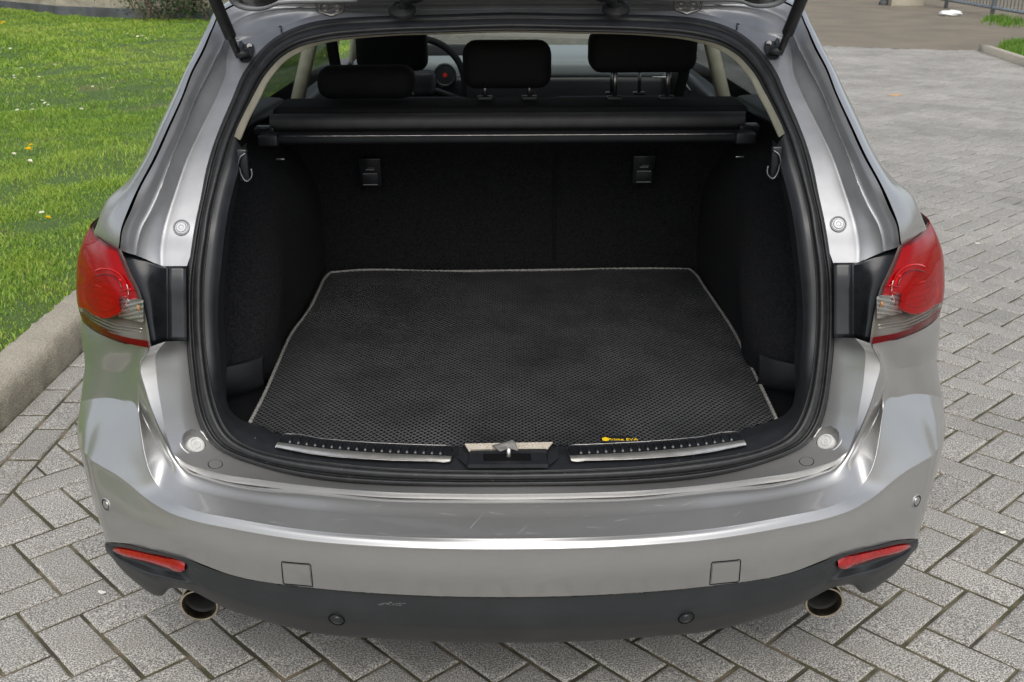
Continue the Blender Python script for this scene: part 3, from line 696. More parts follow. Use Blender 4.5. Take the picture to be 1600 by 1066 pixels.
lpb = bvh_of(lp); jbb = bvh_of(jb)

# --- bumper
BC = [ # (R0)(R1)(R2)(R3)(R4)(R6), each u v Y
 [(797,783,1.757),(797,812,1.70),(797,842,1.648),(797,850,1.641),(797,858,1.636),(797,933,1.660)],
 [(600,780,1.765),(600,808,1.71),(600,838,1.660),(600,845.5,1.651),(600,854,1.646),(600,928,1.668)],
 [(480,771,1.787),(480,800,1.735),(480,829,1.684),(480,836,1.676),(480,845,1.671),(480,918,1.692)],
 [(370,759,1.820),(364,785,1.772),(360,810,1.724),(360,817,1.718),(360,826,1.713),(360,899,1.733)],
 [(318,745,1.838),(311,770,1.795),(305,799,1.752),(302,806,1.749),(298,813,1.745),(297.7,876.4,1.762)],
 [(296,737,1.844),(287,760,1.812),(279.5,789,1.776),(274,796,1.771),(268,803,1.768),(262,867,1.785)],
 [(280,725,1.849),(271,747,1.832),(260,776,1.806),(253,783,1.801),(244,790,1.798),(240,861,1.808)],
 [(268,711,1.855),(261,726,1.860),(245,759,1.830),(236,768,1.828),(222,775,1.828),(222,857,1.832)],
 [(257.5,692.5,1.859),(251,705,1.884),(232.5,737,1.842),(219,747,1.846),(200,757,1.852),(205,852,1.850)],
 [(246,668,1.866),(241,688,1.904),(226,714,1.858),(206,729,1.866),(178,741,1.876),(192,849.5,1.868)],
 [(235,640,1.876),(230,667,1.928),(220.5,681,1.884),(194,706,1.890),(160,731,1.898),(182,848.5,1.882)],
 [(226,610,1.888),(220.5,646,1.938),(216.5,653,1.912),(186,690,1.910),(148,724,1.913),(175,848,1.893)],
 [(218.5,575,1.900),(214,612,1.930),(211,632,1.942),(175,676,1.935),(141,720,1.924),(170,848,1.903)],
 [(231,545,1.895),(205,590,1.955),(190,626,1.992),(160,668,1.965),(137,716,1.938),(167.5,848,1.91)],
 [(194,537.5,1.95),(182,582,2.005),(166,622,2.040),(146,664,1.998),(134,712,1.952),(166,848,1.918)],
 [(165,527,1.995),(155,577,2.04),(146,623,2.07),(132,665,2.02),(129,707,1.968),(164.5,848,1.925)],
 [(142,515,2.04),(139,570,2.075),(132,626,2.10),(124,668,2.05),(125,702,1.998),(164,848,1.935)],
 [(127,500,2.085),(131.5,572,2.105),(124,627,2.125),(118.5,672,2.08),(121,697,2.03),(163,847,1.945)]]
NB_ = len(BC)
P = [[L(*c[k]) for c in BC] for k in range(6)]
fwd = []
for k in range(6):      # carry on round the flank, hidden from behind
    e = P[k][-1]
    fwd.append([Vector((-.905 if k < 5 else -.86, e.y + .20, e.z)), Vector((-.915 if k < 5 else -.88, e.y + .42, e.z))])
P = [r + f for r, f in zip(P, fwd)]
R0, R1, R2, R3, R4, R6 = P
for i in range(6): R1[i] = R0[i].lerp(R2[i], .5) + Vector((0, 0, .0006))
R2p = [p.lerp(q, .95) for p, q in zip(R1, R2)]; R2n = [p.lerp(q, .10) for p, q in zip(R2, R3)]
R1p = [p.lerp(q, .92) for p, q in zip(R0, R1)]; R1n = [p.lerp(q, .07) for p, q in zip(R1, R2)]
lip = [p + Vector((0, .022, -.004)) for p in R0]
R0b = [p.lerp(q, .10) + Vector((0, -.002, .003)) for p, q in zip(R0, R1)]
R4m = [p.lerp(q, .93) for p, q in zip(R3, R4)]
R4b = [p.lerp(q, .05) + Vector((0, -.0004, 0)) for p, q in zip(R4, R6)]
R5 = [p.lerp(q, .5) + Vector((0, -.006, 0)) for p, q in zip(R4, R6)]
R5b = [p.lerp(q, .85) + Vector((0, -.002, 0)) for p, q in zip(R4, R6)]
und = [p + Vector((0, .02, .004)) for p in R6]
bumper = strip('bumper', [lip, R0, R0b, R1p, R1, R1n, R2p, R2, R2n, R3, R4m, R4, R4b, R5, R5b, R6, und], M['paint'], (1, 15), 5, 5)
bb = bvh_of(bumper)

# --- black lower valance
VC = [ # V0 Va Vb Vc V2 V3
 [(797,934,1.668),(797,948,1.668),(797,962,1.669),(797,976,1.673),(797,990,1.690),(797,1004,1.740)],
 [(600,929,1.675),(600,943,1.675),(600,957,1.676),(600,971,1.680),(600,985,1.697),(600,998,1.747)],
 [(480,919,1.698),(480,933,1.698),(480,947,1.699),(480,961,1.703),(480,974,1.720),(480,987,1.770)],
 [(400,909,1.720),(400,922,1.720),(402,935,1.721),(404,948,1.725),(405,958,1.735),(406,969,1.775)],
 [(352,897.5,1.738),(352,909,1.738),(354,922,1.739),(356,934,1.743),(358,944,1.752),(358,954,1.785)],
 [(316,885,1.752),(318,896,1.752),(321,908,1.753),(323,920,1.757),(325,929,1.765),(325,938,1.795)],
 [(292,875,1.762),(294,884,1.762),(298,898,1.765),(301,911,1.768),(303,918,1.775),(302,926,1.800)],
 [(279,871.5,1.768),(281,877,1.768),(281,895.5,1.80),(286,910,1.774),(287,916,1.782),(286,921,1.808)],
 [(250,864,1.790),(254,869,1.789),(254,889.5,1.822),(262,905,1.792),(266,912,1.797),(265.6,919,1.822)],
 [(225,858.5,1.822),(228,864,1.820),(229,883,1.852),(238,899,1.820),(246,916,1.822),(249,932,1.840)],
 [(205,853,1.845),(208,859.5,1.843),(208,876.5,1.873),(216,891,1.842),(226,909,1.845),(233,928,1.862)],
 [(190,850.5,1.868),(193,856.5,1.866),(192,871,1.892),(198,882.5,1.866),(206,897,1.867),(216,916,1.884)],
 [(180,849.5,1.890),(182,855,1.888),(181,866.5,1.91),(185,875,1.889),(190,886,1.890),(200,903,1.905)],
 [(172,849,1.908),(174,853.5,1.906),(173,861.5,1.922),(176,868.5,1.907),(178,876,1.908),(184,887,1.920)],
 [(165,848.5,1.930),(166,851,1.930),(166,856,1.932),(168,861,1.932),(169,865,1.932),(172,871.5,1.938)],
 [(162,849,1.955),(161,851,1.96),(161,855,1.965),(162,858,1.968),(163,860,1.97),(164,862,1.975)]]
P = [[L(*c[k]) for c in VC] for k in range(6)]
for k in range(6):
    e = P[k][-1]; P[k] = P[k] + [Vector((-.84, e.y+.1, e.z)), Vector((-.875, e.y+.38, e.z))]
V0, Va, Vb, Vc, V2, V3 = P
V4 = [p + Vector((0, .10, .012)) for p in V3]
Vb1 = [p.lerp(q, .18) if i < 7 else p.lerp(q, .12) + Vector((0, .012, 0)) for i, (p, q) in enumerate(zip(Va, Vb))]
Vb2 = [p.lerp(q, .7) + Vector((0, .002 if i > 6 else 0, 0)) for i, (p, q) in enumerate(zip(Vb, Vc))]
val = strip('lower_bumper_trim', [V0, Va, Vb1, Vb, Vb2, Vc, V2, V3, V4], M['valance'], (0,) if 0 else (), 4, 5)
vb = bvh_of(val)
# reflectors in the recesses
def reflector(f):
    top = [(174,858.5),(181.5,858),(229,867),(258,873.5),(284,879),(287,881)]; bot = [(175,860),(182,866),(229,879.4),(258,888),(281,894),(287,892)]
    Yc = [1.918,1.893,1.832,1.800,1.778,1.776]
    rT = [L(*p, y) for p, y in zip(top, Yc)]; rB = [L(*p, y + .002) for p, y in zip(bot, Yc)]; rM = [a.lerp(b, .5) + Vector((0, -.004, 0)) for a, b in zip(rT, rB)]
    ed = [p + Vector((0, .022, 0)) for p in rT]; ed2 = [p + Vector((0, .022, 0)) for p in rB]
    surf_obj('reflector', [[f(p) for p in r] for r in (ed, rT, rM, rB, ed2)], M['reflector'], car, 4, 3, (1, 3))
both(reflector)
# tow-eye covers: a thin raised flap with a dark joint round it
def tow(f):
    loop = [(439.5,878),(461,880),(482,881.5),(484,883.5),(485.5,899),(487,916.5),(465,914.5),(443,912.5),(441,911),(439.5,895),(438.5,880)]
    pts = []; NN = None
    for u, v in loop:
        p, n = Lhit(bb, u, v)
        if p is None: p, n = Lhit(bb, u, v - 2)
        pts.append(p + n*.0006)
    tube('cover_joint', [f(p) for p in pts] + [f(pts[0])], .0009, M['black'], car, 6, n=1)
    V = []; Fc = []; K = 6
    for i in range(K+1):
        for j in range(K+1):
            s, t = i/K, j/K; u = (441*(1-s)+481.5*s)*(1-t) + (444*(1-s)+485*s)*t; v = (880*(1-s)+883.5*s)*(1-t) + (911*(1-s)+914.5*s)*t
            p, n = Lhit(bb, u, v); V.append(f(p + n*.0012))
    for i in range(K):
        for j in range(K): Fc.append([i*(K+1)+j, i*(K+1)+j+1, (i+1)*(K+1)+j+1, (i+1)*(K+1)+j])
    mesh_obj('tow_cover', V, Fc, M['paint'], car)
both(tow)
# parking sensors
def sensor(bv, u, v, material, f, r=.0115):
    p, n = Lhit(bv, u, v)
    if p is None: return
    o = lathe('parking_sensor', [(r*1.25, -.002), (r*1.25, .0008), (r*1.08, .002), (r*.95, .0008), (r*.8, .0006), (r*.72, .0022), (r*.3, .0026), (0, .0026)], f(p), f(n), material, car, 24)
def sensor_ring(bv, u, v, f, r):
    p, n = Lhit(bv, u, v); m3 = frame(n)
    tube('sensor_ring', [f(p + m3 @ Vector((r*math.cos(a), r*math.sin(a), .0012))) for a in np.linspace(0, 2*math.pi, 25)], .0011, M['black'], car, 6, n=1)
both(lambda f: sensor_ring(bb, 164, 789, f, .0112)); both(lambda f: sensor_ring(vb, 524, 968, f, .0150))
both(lambda f: sensor(bb, 164, 789, M['paint'], f)); both(lambda f: sensor(vb, 524, 968, M['valance'], f, .0112))
# shallow scuff on the valance
for k in range(16):
    u = 588 + k*2.4; p, n = hit(vb, u + 3, 943 + random.uniform(-2.5, 2.5)); q, n2 = hit(vb, u + random.uniform(5, 12), 943 + random.uniform(-3, 3))
    if p and q: tube('scratch', [p + n*.0001, q + n*.0001], .0003, M['scuff'], car, 4, n=1)
# exhaust tips
def exhaust(f):
    c = L(308.6, 946, 1.86); N = Vector((.02, -1, -.10))
    lathe('exhaust_tip', [(.0345, -.30), (.0370, -.06), (.0395, -.012), (.0400, -.002), (.0385, .002), (.0350, .0015), (.0335, -.004), (.0330, -.02), (.032, -.12)], f(c), f(N), M['tip'], car, 40)
    lathe('exhaust_bore', [(.0332, -.018), (.030, -.022), (.029, -.026), (.028, -.25), (0, -.26)], f(c), f(N), M['soot'], car, 32)
both(exhaust)

# --- gloss plate between lamp and seal
PL = [[(187,391),(207.5,398),(230,405),(252.5,415.5),(262,416.5),(291,416.5)],
      [(199,425),(215,428),(234,432),(251,438),(262,440),(291,440)],
      [(216,465),(225,467),(238,470),(250,474),(262,475),(291.3,475)],
      [(226,505),(231,507),(241,508),(252,508),(262,508),(291.5,508)],
      [(232,543),(237,541),(244,537.5),(254,533.5),(262,532.5),(291.5,532)]]
PO = [.0, .012, .018, .012, -.006, -.004]
prow = [[AP(*PL[i][k], PO[k] - .018) for i in range(5)] for k in range(6)]
def plate(f):
    surf_obj('gloss_plate', [[f(p) for p in r] for r in prow], M['gloss'], car, 4, 4, (4,), thick=.002)
    pts = [AP(292, v, .004) for v in (417, 440, 475, 508, 531)]
    tube('plate_joint', [f(p) for p in pts], .0016, M['black'], car, 6)
both(plate)

# --- tail lamps
LR = [[(185.5,390),(171,383.5),(158,375),(148,364),(141,354)],
      [(194,412.5),(174,404),(154,393),(138,381),(129.5,376)],
      [(204,435),(180,427),(154,416),(131,406),(121,402)],
      [(215,458),(187,454),(156,446),(129,438),(118.5,434)],
      [(222.5,487.5),(192,486),(160,478),(131,468),(118.8,463)],
      [(228,515),(198,512),(165,503),(136,489),(121.5,481)],
      [(232,544),(200,537.5),(170,528),(142,512.5),(127,499.5)]]
LYi = [1.985,1.962,1.940,1.918,1.903,1.893,1.887]; LYo = [2.135,2.12,2.105,2.09,2.082,2.08,2.085]
TT = [0, .22, .5, .8, 1]
LG = [[L(*LR[i][k], LYi[i] + (LYo[i]-LYi[i])*TT[k]**1.4 - .006*math.sin(math.pi*TT[k])) for k in range(5)] for i in range(7)]
for i in range(7):                      # wraps onto the flank
    e = LG[i][-1]; LG[i].append(Vector((e.x - .004 if i > 2 else e.x + .002*(3-i), e.y + .10, e.z + .012)))
def lamp(f):
    hs_ = []
    for a, row in enumerate(LG):
        hs_.append([p + Vector((.002, .006 + .036*math.sin(math.pi*min(1, a/6)*.999)**.6*math.sin(math.pi*min(1, (b+.001)/5.2))**.6, 0)) for b, p in enumerate(row)])
    VF = surf(hs_, 4, 4); root = mesh_obj('tail_light', [f(v) for v in VF[0]], VF[1], M['lampgrey'], car)
    V, Fc = surf(LG, 10, 8)
    Lv = [tuple(a - b for a, b in zip(project(p), (3, 0))) for p in V]; Lv = [(u, v + 3*(797-u)/565) for u, v in Lv]
    def cls(u, v):
        r = math.hypot((u-163)/37.5, (v-458)/39)
        bot = np.interp(u, [120, 127, 142, 170, 200, 232], [492, 499, 512, 528, 537, 544])
        inn = np.interp(v, [390, 412, 435, 458, 487, 515, 544], [185.5, 194, 204, 215, 222.5, 228, 232])
        top = np.interp(u, [141, 148, 158, 171, 186], [354, 364, 375, 383.5, 390])
        if v > bot - 9.5: return 1
        if u > inn - 3.2: return 4
        if v < top + 6 and u > 141: return 5
        if 187 < u and 463 + (u-187)*.25 < v < 489 + (u-187)*.35: return 3
        if (v > 463 + (u-187)*.2 and r > 1 and u > 150) or (v > 478 + (u-120)*.35 and r > 1): return 2
        return 0
    groups = {k: [] for k in range(6)}
    for q in Fc:
        u = sum(Lv[i][0] for i in q)/4; v = sum(Lv[i][1] for i in q)/4; groups[cls(u, v)].append(q)
    for g, nm, mt in ((0, 'red_lens', M['red_lens']), (1, 'lens_rim', M['deep_lens']), (2, 'smoked_lens', M['smoke_lens']), (3, 'reverse_lens', M['clear_lens']), (4, 'clear_edge', M['smoke_lens']), (5, 'lens_rim', M['deep_lens'])):
        idx = sorted({i for q in groups[g] for i in q}); mp = {i: k for k, i in enumerate(idx)}
        mesh_obj(nm, [f(V[i]) for i in idx], [[mp[i] for i in q] for q in groups[g]], mt, root)
    # reflector bowls behind the lens
    def px(u, v, dd): 
        t = np.interp(u, [118, 150, 190, 232], [2.10, 1.995, 1.935, 1.895]); return L(u, v, t + dd)
    V = []; Fc = []; prof = [(0, .050), (.18, .046), (.22, .030), (.55, .040), (.62, .024), (.72, .028), (.80, .014), (.93, .020), (1.0, .010), (1.06, .018)]; n = 48; m = len(prof)
    for k in range(n):
        w = 2*math.pi*k/n
        for r, dd in prof: V.append(f(px(163 + 36*r*math.cos(w), 458 + 37.5*r*math.sin(w), dd - .012)))
    for k in range(n):
        for i in range(m-1): j = (k+1) % n; Fc.append([k*m+i, j*m+i, j*m+i+1, k*m+i+1])
    o = mesh_obj('lamp_bowl', V, Fc, mat('lamp_bowl_red', (.72, .03, .03), .25, .5), root); sharpen(o.data, 25)
    cen_ = sum((LG[3][k] for k in range(5)), Vector())/5; UF = surf([[p.lerp(cen_, .09) + Vector((.002, .016, 0)) for p in r[:5]] for r in LG[:6]], 4, 5); UV = [Vector(v) for v in UF[0]]
    for k in range(len(UV)):
        if k % 2: UV[k] += Vector((0, .004, 0))
    mesh_obj('inner_reflector', [f(v) for v in UV], [q for q in UF[1] if not (project(UV[q[0]])[0] > 184 and project(UV[q[0]])[1] > 455)], mat('lamp_inner', (.62, .04, .04), .25, .5), root, False)
    V = []; Fc = []              # faceted reversing-light reflector
    K = 5
    for i in range(K+1):
        for j in range(2*K+1):
            u = 184 + 40*i/K; v = 460 + (u-187)*.25 + 36*j/(2*K); V.append(f(px(u, v, -.008 + (.013 if (i+j) % 2 else 0))))
    for i in range(K):
        for j in range(2*K): a = i*(2*K+1)+j; Fc.append([a, a+1, a+2*K+2, a+2*K+1])
    mesh_obj('reverse_reflector', V, Fc, M['lampsilver'], root, False)
    for k in range(4):           # ribs in the smoked band
        pts = [px(u, np.interp(u, [128, 142, 170, 200, 222], [484, 497, 511, 517, 520]) + 5.0*k - 6, .006) for u in (128, 140, 155, 175, 198, 222)]
        tube('rib', [f(p) for p in pts], .0011, M['lampsilver'], root, 5)
    for rr_, nm_ in ((.79, 'bowl_ring'), (.52, 'bowl_ring')):
        tube(nm_, [f(px(163 + 36*rr_*math.cos(w), 458 + 37.5*rr_*math.sin(w), np.interp(rr_, [.5, .8], [.024, -.002]))) for w in np.linspace(0, 2*math.pi, 26)], .0016, mat('ring_dark_red', (.10, .002, .003), .2), root, 6, n=1)
    tube('bowl_rib', [f(px(127, 440, -.004)), f(px(150, 446, -.006)), f(px(180, 455, -.006)), f(px(205, 452, -.004))], .0012, mat('rib_red', (.5, .02, .02), .2, .5), root, 6)
    tube('amber_bulb', [f(px(215.5, 477, -.008)), f(px(217, 486, -.008))], .0028, mat('amber', (.28, .13, .04), .3), root, 8, n=1)
    ring = [px(163 + 37.5*math.cos(w), 458 + 39*math.sin(w), -.001) for w in np.linspace(-.35, math.pi*.95, 16)]
    tube('lens_seam', [f(p) for p in ring], .0009, M['lampsilver'], root, 5)
both(lamp)

# --- bump stops and blanking plug
def cut_hole(o, c, r):
    bm = bmesh.new(); bm.from_mesh(o.data)
    bmesh.ops.delete(bm, geom=[q for q in bm.faces if (q.calc_center_median() - c).length < r], context='FACES'); bm.to_mesh(o.data); bm.free()
for g_ in (lambda p: p, mir):
    p, n = Lhit(lpb, 302, 690); cut_hole(lp, g_(p), .0245)
def stops(f):
    p, n = Lhit(jbb, 284, 356)
    if p: lathe('jamb_plug', [(.0165, .0), (.016, .003), (.0135, .0042), (.012, .002), (.0105, .002), (.009, .0035), (.005, .0035), (.004, .0028), (0, .0028)], f(p), f(n), M['jamb'], car, 28)
    p, n = Lhit(lpb, 302, 690)
    if p:
        lathe('stop_seat', [(.031, .0004), (.0285, .0012), (.0262, .0002), (.0235, -.008), (.019, -.014), (0, -.015)], f(p), f(n), M['paint'], car, 40)
        p2, n2 = p + (L(304, 698, p.y) - L(302, 690, p.y))*.9, n; lathe('bump_stop', [(.0175, -.014), (.0175, .004), (.0162, .007), (.0125, .0075), (.0118, .0058), (.0090, .0058), (.0082, .0075), (.0045, .0075), (.004, .006), (.0015, .006), (.001, .008), (0, .008)], f(p2), f(n2), M['stop'], car, 32)
    p, n = Lhit(lpb, 335, 726)
    if p: lathe('blanking_plug', [(.0142, -.0004), (.0142, .0006), (.0130, .0006), (.0130, .0002)], f(p), f(n), M['black'], car, 32); lathe('plug_cap', [(.0130, .0002), (.0128, .0012), (0, .0012)], f(p), f(n), M['paint'], car, 32)
both(stops)

# --- strip of beige roof trim inside the seal, and the black opening trim
B_ = [(797,51),(695,54),(616,56),(570,59.5),(530,64),(505,69),(476,79),(451,93),(432,112),(420,128),(406,156),(390,187),(376,219)]
rc = [AP(u, v, .008) for u, v in C_[:13]]; rb_ = [AP(u, v, .050) for u, v in B_]; rb2 = [AP(u, v + (-14 if i < 6 else -6), .10) for i, (u, v) in enumerate(B_)]
rb2 = [p + Vector((.0, .025, .010)) for p in rb_]
strip('headlining_edge', [rc, mid(rc, rb_, .5), rb_, rb2], M['beige'], (), 3)
D_ = [(378,230),(374,262),(366,292),(357,330),(352,360),(346,412),(341,460),(340,520),(344,570),(348,613),(358,640),(368,651),(380,658),(395,663.5),(415,670),(450,678.5),(503,686),(590,692.5),(680,695.5),(797,697)]
rc = [AP(u, v, .006) for u, v in C_[12:]]
dof = [.035]*8 + [.04, .05, .06, .07, .08, .085, .09, .095, .1, .1, .1, .1]
rd = [AP(u, v, o) for (u, v), o in zip(D_, dof)]
rdm = [p.lerp(q, .45) + Vector((0, -.006, .004)) for p, q in zip(rc, rd)]
rde = [p + Vector((0.0, .05, 0)) if i < 9 else p + Vector((0, .02, -.03)) for i, p in enumerate(rd)]
def otrim(f): surf_obj('opening_trim', [[f(p) for p in r] for r in (rc, rdm, rd, rde)], M['plastic'], car, 4, 4, (2,), thick=.0015)
# one continuous trim round the sill
full_rows = [full(list(reversed(r))) for r in (rc, rdm, rd, rde)]
trim = surf_obj('opening_trim', full_rows, M['plastic'], car, 4, 4, (2,))
tb = bvh_of(trim)

# --- scuff plates on the sill
def scuff(f):
    top = [(443,678.5),(500,686),(590,692.8),(680,696.3),(706,697.5)]; md = [(433,692),(500,701.5),(590,709),(680,713),(705,714)]; bt = [(429,700),(500,712),(590,719),(680,721.5),(702,722)]
    T_, Md, Bt = [atz(*sy(u, v), .605) for u, v in top], [atz(*sy(u, v), .605) for u, v in md], [atz(*sy(u, v), .6015) for u, v in bt]
    root = surf_obj('scuff_plate', [[f(p + Vector((0, 0, -.004))) for p in T_]] + [[f(p) for p in T_], [f(p) for p in Md]], M['gloss'], car, 5, 2, (1,))
    surf_obj('chrome_strip', [[f(p + Vector((0, 0, .0015))) for p in Md], [f(p.lerp(q, .5) + Vector((0, 0, .003))) for p, q in zip(Md, Bt)], [f(p) for p in Bt]], M['chrome'], root, 5, 4)
    tc_, mc = cr(T_, 20), cr(Md, 20)
    for k in range(19):
        uu = 446 + 248*(k + .5)/19; a = atz(*sy(uu + 3, np.interp(uu, [c_[0] for c_ in top], [c_[1] for c_ in top])), .605); b = atz(*sy(uu - 1, np.interp(uu, [c_[0] for c_ in md], [c_[1] for c_ in md])), .605)
        tube('rib', [f(a.lerp(b, .25) + Vector((0, 0, .0022))), f(a.lerp(b, .5) + Vector((0, 0, .0028))), f(a.lerp(b, .80) + Vector((0, 0, .0018)))], .0026, M['gloss'], root, 6, n=2)
        q = a.lerp(b, .83) + Vector((0, 0, .0016)); lathe('rivet', [(.0026, 0), (.0022, .0012), (0, .0018)], f(q), Vector((0, -.3, 1)), M['chrome'], root, 8)
    tube('plate_edge', [f(p + Vector((0, .0005, .0005))) for p in [Bt[0]] + [Md[0]] + T_ + [Md[-1]] + Bt[::-1]], .0009, M['chrome'] if 0 else M['steel'], root, 5, n=2)
both(scuff)

# --- latch pocket in the middle of the sill
lt = link(bpy.data.objects.new('latch', None)); lt.parent = car
zc = .600
def sl(u, v, z): return atz(u, v, z)
poly_plate('latch_pocket', [sl(731,727,.600), sl(861,727,.600), sl(856,707,.600), sl(737,707,.600)], .001, M['black'], lt, Vector((0, 0, 1)))
mesh_obj('pocket_side', [sl(719,697,.606), sl(733,711,.604), sl(733,730,.600), sl(718,716,.602)], [[0,1,2,3]], M['plastic'], lt, False)
mesh_obj('pocket_side', [sl(874,697,.606), sl(858,711,.604), sl(858,730,.600), sl(875,716,.602)], [[3,2,1,0]], M['plastic'], lt, False)
def slab(name, p4, z0, z1, material, parent, bev=.001):
    return poly_plate(name, [atz(u, v, z0) for u, v in p4], z1 - z0, material, parent, Vector((0,0,1)), bev)
slab('latch_bracket', [(733,732),(859,732),(858,726),(734,726)], .598, .606, M['plastic'], lt)
slab('latch_bracket', [(733,727),(758,727),(757,709),(736,709)], .598, .604, M['plastic'], lt)
slab('latch_bracket', [(832,727),(858,727),(855,709),(831,709)], .598, .604, M['plastic'], lt)
slab('latch_bracket', [(736,711),(857,711),(857,707),(737,707)], .598, .606, M['plastic'], lt)
tube('striker', [at(797, 724, 1.838), at(797, 715, 1.842) + Vector((0, 0, .018)), at(797, 708, 1.872)], .0042, M['chrome'], lt, 10)
slab('felt_strip', [(728,695),(866,693),(855,706.5),(735,706.5)], .603, .606, M['felt'], lt, .0005)
fl = [[sl(771,696.5,.608), sl(788,692,.612), sl(803,687.5,.622)], [sl(776,700,.611), sl(792,696,.621), sl(808,693,.620)], [sl(783,706,.607), sl(798,702,.612), sl(812,705,.607)]]
surf_obj('pull_tab', fl, mat('grey_tab', (.16, .155, .145), .8, bump=(400, .6, .001)), lt, 5, 5, (), .0015)

# --- boot floor and walls
FZ = .585
def quad(name, pts, material, parent=car): return mesh_obj(name, pts, [list(range(len(pts)))], material, parent, False)
quad('boot_floor', [Vector((-.42, 1.93, FZ)), Vector((.42, 1.93, FZ)), Vector((.55, 2.06, FZ)), Vector((.56, 3.12, FZ)), Vector((-.56, 3.12, FZ)), Vector((-.55, 2.06, FZ))], M['carpet'])
quad('boot_well', [Vector((-.45, 1.88, .53)), Vector((.45, 1.88, .53)), Vector((.72, 2.12, .53)), Vector((.72, 3.1, .53)), Vector((-.72, 3.1, .53)), Vector((-.72, 2.12, .53))], M['carpet'])
rbox('seat_back_panel', (0, 3.095, .825), (1.40, .05, .50), M['carpet'], car, .015, rot=Matrix.Rotation(R(10), 3, 'X'))
rbox('seat_split', (.128, 3.062, .84), (.0025, .02, .46), M['seat'], car, .002, rot=Matrix.Rotation(R(10), 3, 'X'))
def sidewall(f):
    W = {.58: [(.70,2.15),(.64,2.18),(.60,2.22),(.566,2.26),(.566,2.5),(.562,2.8),(.560,3.10)], .655: [(.70,2.105),(.64,2.135),(.575,2.175),(.550,2.23),(.560,2.5),(.558,2.8),(.556,3.10)], .75: [(.70,2.12),(.645,2.16),(.585,2.21),(.546,2.28),(.556,2.55),(.556,2.8),(.556,3.1)],
         .86: [(.705,2.15),(.655,2.20),(.60,2.27),(.562,2.36),(.562,2.6),(.562,2.85),(.562,3.1)], .95: [(.71,2.20),(.67,2.26),(.63,2.35),(.60,2.46),(.59,2.66),(.60,2.9),(.61,3.1)],
         1.02: [(.71,2.28),(.69,2.34),(.67,2.42),(.66,2.52),(.66,2.7),(.66,2.9),(.66,3.1)], 1.07: [(.71,2.36),(.70,2.42),(.69,2.5),(.68,2.6),(.67,2.75),(.66,2.95),(.66,3.1)]}
    surf_obj('wheel_arch_trim', [[f(Vector((-x, y, z))) for x, y in r] for z, r in W.items()], M['carpet'], car, 4, 4)
    PK = [(.685,2.085),(.63,2.125),(.57,2.165),(.546,2.195)]
    surf_obj('side_pocket', [[f(Vector((-x, y + o, z))) for x, y in PK] for z, o in ((.668, .016), (.667, -.002), (.661, -.006), (.60, -.004), (.596, .002), (.53, .006))], M['pocket'], car, 4, 3, (1,))
    surf_obj('upper_side_trim', [[f(Vector((-x, y, z))) for x, y in zip((.70,.70,.69,.68,.66), (2.24,2.36,2.5,2.8,3.2))] for z in (1.0, 1.08)] + [[f(Vector((-x, y, 1.09))) for x, y in zip((.72,.73,.74,.73,.72), (2.30,2.4,2.5,2.8,3.2))]], M['plastic'], car, 3, 3)
    h = L(385, 262, 2.15); tube('luggage_hook', [f(h + Vector(d)) for d in ((.004,0,.030), (-.008,-.006,.022), (-.010,-.008,-.008), (.002,-.012,-.026), (.012,-.010,-.018), (.012,-.006,.0))], .0021, M['darksteel'], car, 8)
    rbox('hook_base', f(h + Vector((-.006, .004, .004))), (.022, .010, .066), M['gloss'], car, .004)
    rbox('tie_ring', f(L(438, 249, 2.55)), (.020, .004, .004), M['steel'], car, .0015)
both(sidewall)
# child-seat anchor covers with their pictogram
def anchor(u, v):
    c = at(u, v, 3.022); rx = Matrix.Rotation(R(10), 3, 'X')
    rt = rbox('anchor_cover', c, (.066, .012, .088), M['gloss'], car, .005, rot=rx)
    rbox('anchor_flap', c + Vector((0, -.007, -.018)), (.046, .006, .026), M['plastic'], rt, .002, rot=rx)
    for dz_ in (-.003, -.034): rbox('anchor_line', c + Vector((0, -.0085, dz_)), (.040, .002, .0016), M['print'], rt, 0, rot=rx)
    # small seated-child mark: head, body, seat and an arrow
    lathe('mark_head', [(.0035, 0), (0, .0005)], c + Vector((-.001, -.0085, .031)), Vector((0, -1, 0)), M['print'], rt, 10)
    poly_plate('mark_seat', [c + Vector((x, -.0085, z)) for x, z in ((-.004,.026), (.004,.028), (.006,.018), (.014,.017), (.014,.013), (-.006,.013))], .0008, M['print'], rt)
    poly_plate('mark_arrow', [c + Vector((x, -.0085, z)) for x, z in ((-.013,.027), (-.016,.020), (-.0105,.020))], .0008, M['print'], rt)
    rbox('mark_text', c + Vector((0, -.0085, .0085)), (.024, .0008, .0018), M['print'], rt, 0)
anchor(581, 268); anchor(1008, 266)

# --- load cover cassette
cc = link(bpy.data.objects.new('load_cover', None)); cc.parent = car
def bar_between(name, rows, material, parent): return surf_obj(name, rows, material, parent, 6, 4)
def hrow(v, Y, u0=424, u1=1168): return [at(u, v, Y) for u in np.linspace(u0, u1, 5)]
bar_between('cover_roll', [hrow(176, 2.80), hrow(178.5, 2.74), hrow(187, 2.70), hrow(197, 2.70), hrow(203, 2.73)], M['fabric'], cc)
bar_between('roll_shadow', [hrow(202, 2.73, 428, 1164), hrow(206, 2.74, 428, 1164)], M['fabric'], cc)
bar_between('cover_rail', [hrow(205, 2.70, 430, 1162), hrow(210, 2.655, 430, 1162), hrow(211.5, 2.65, 430, 1162)], M['plastic'], cc)
bar_between('rail_face', [hrow(211.8, 2.65, 430, 1162), hrow(221, 2.655, 430, 1162), hrow(223, 2.69, 430, 1162)], M['valance'], cc)
tube('rail_edge', hrow(211.3, 2.648, 442, 1150), .0013, M['steel'], cc, 6)
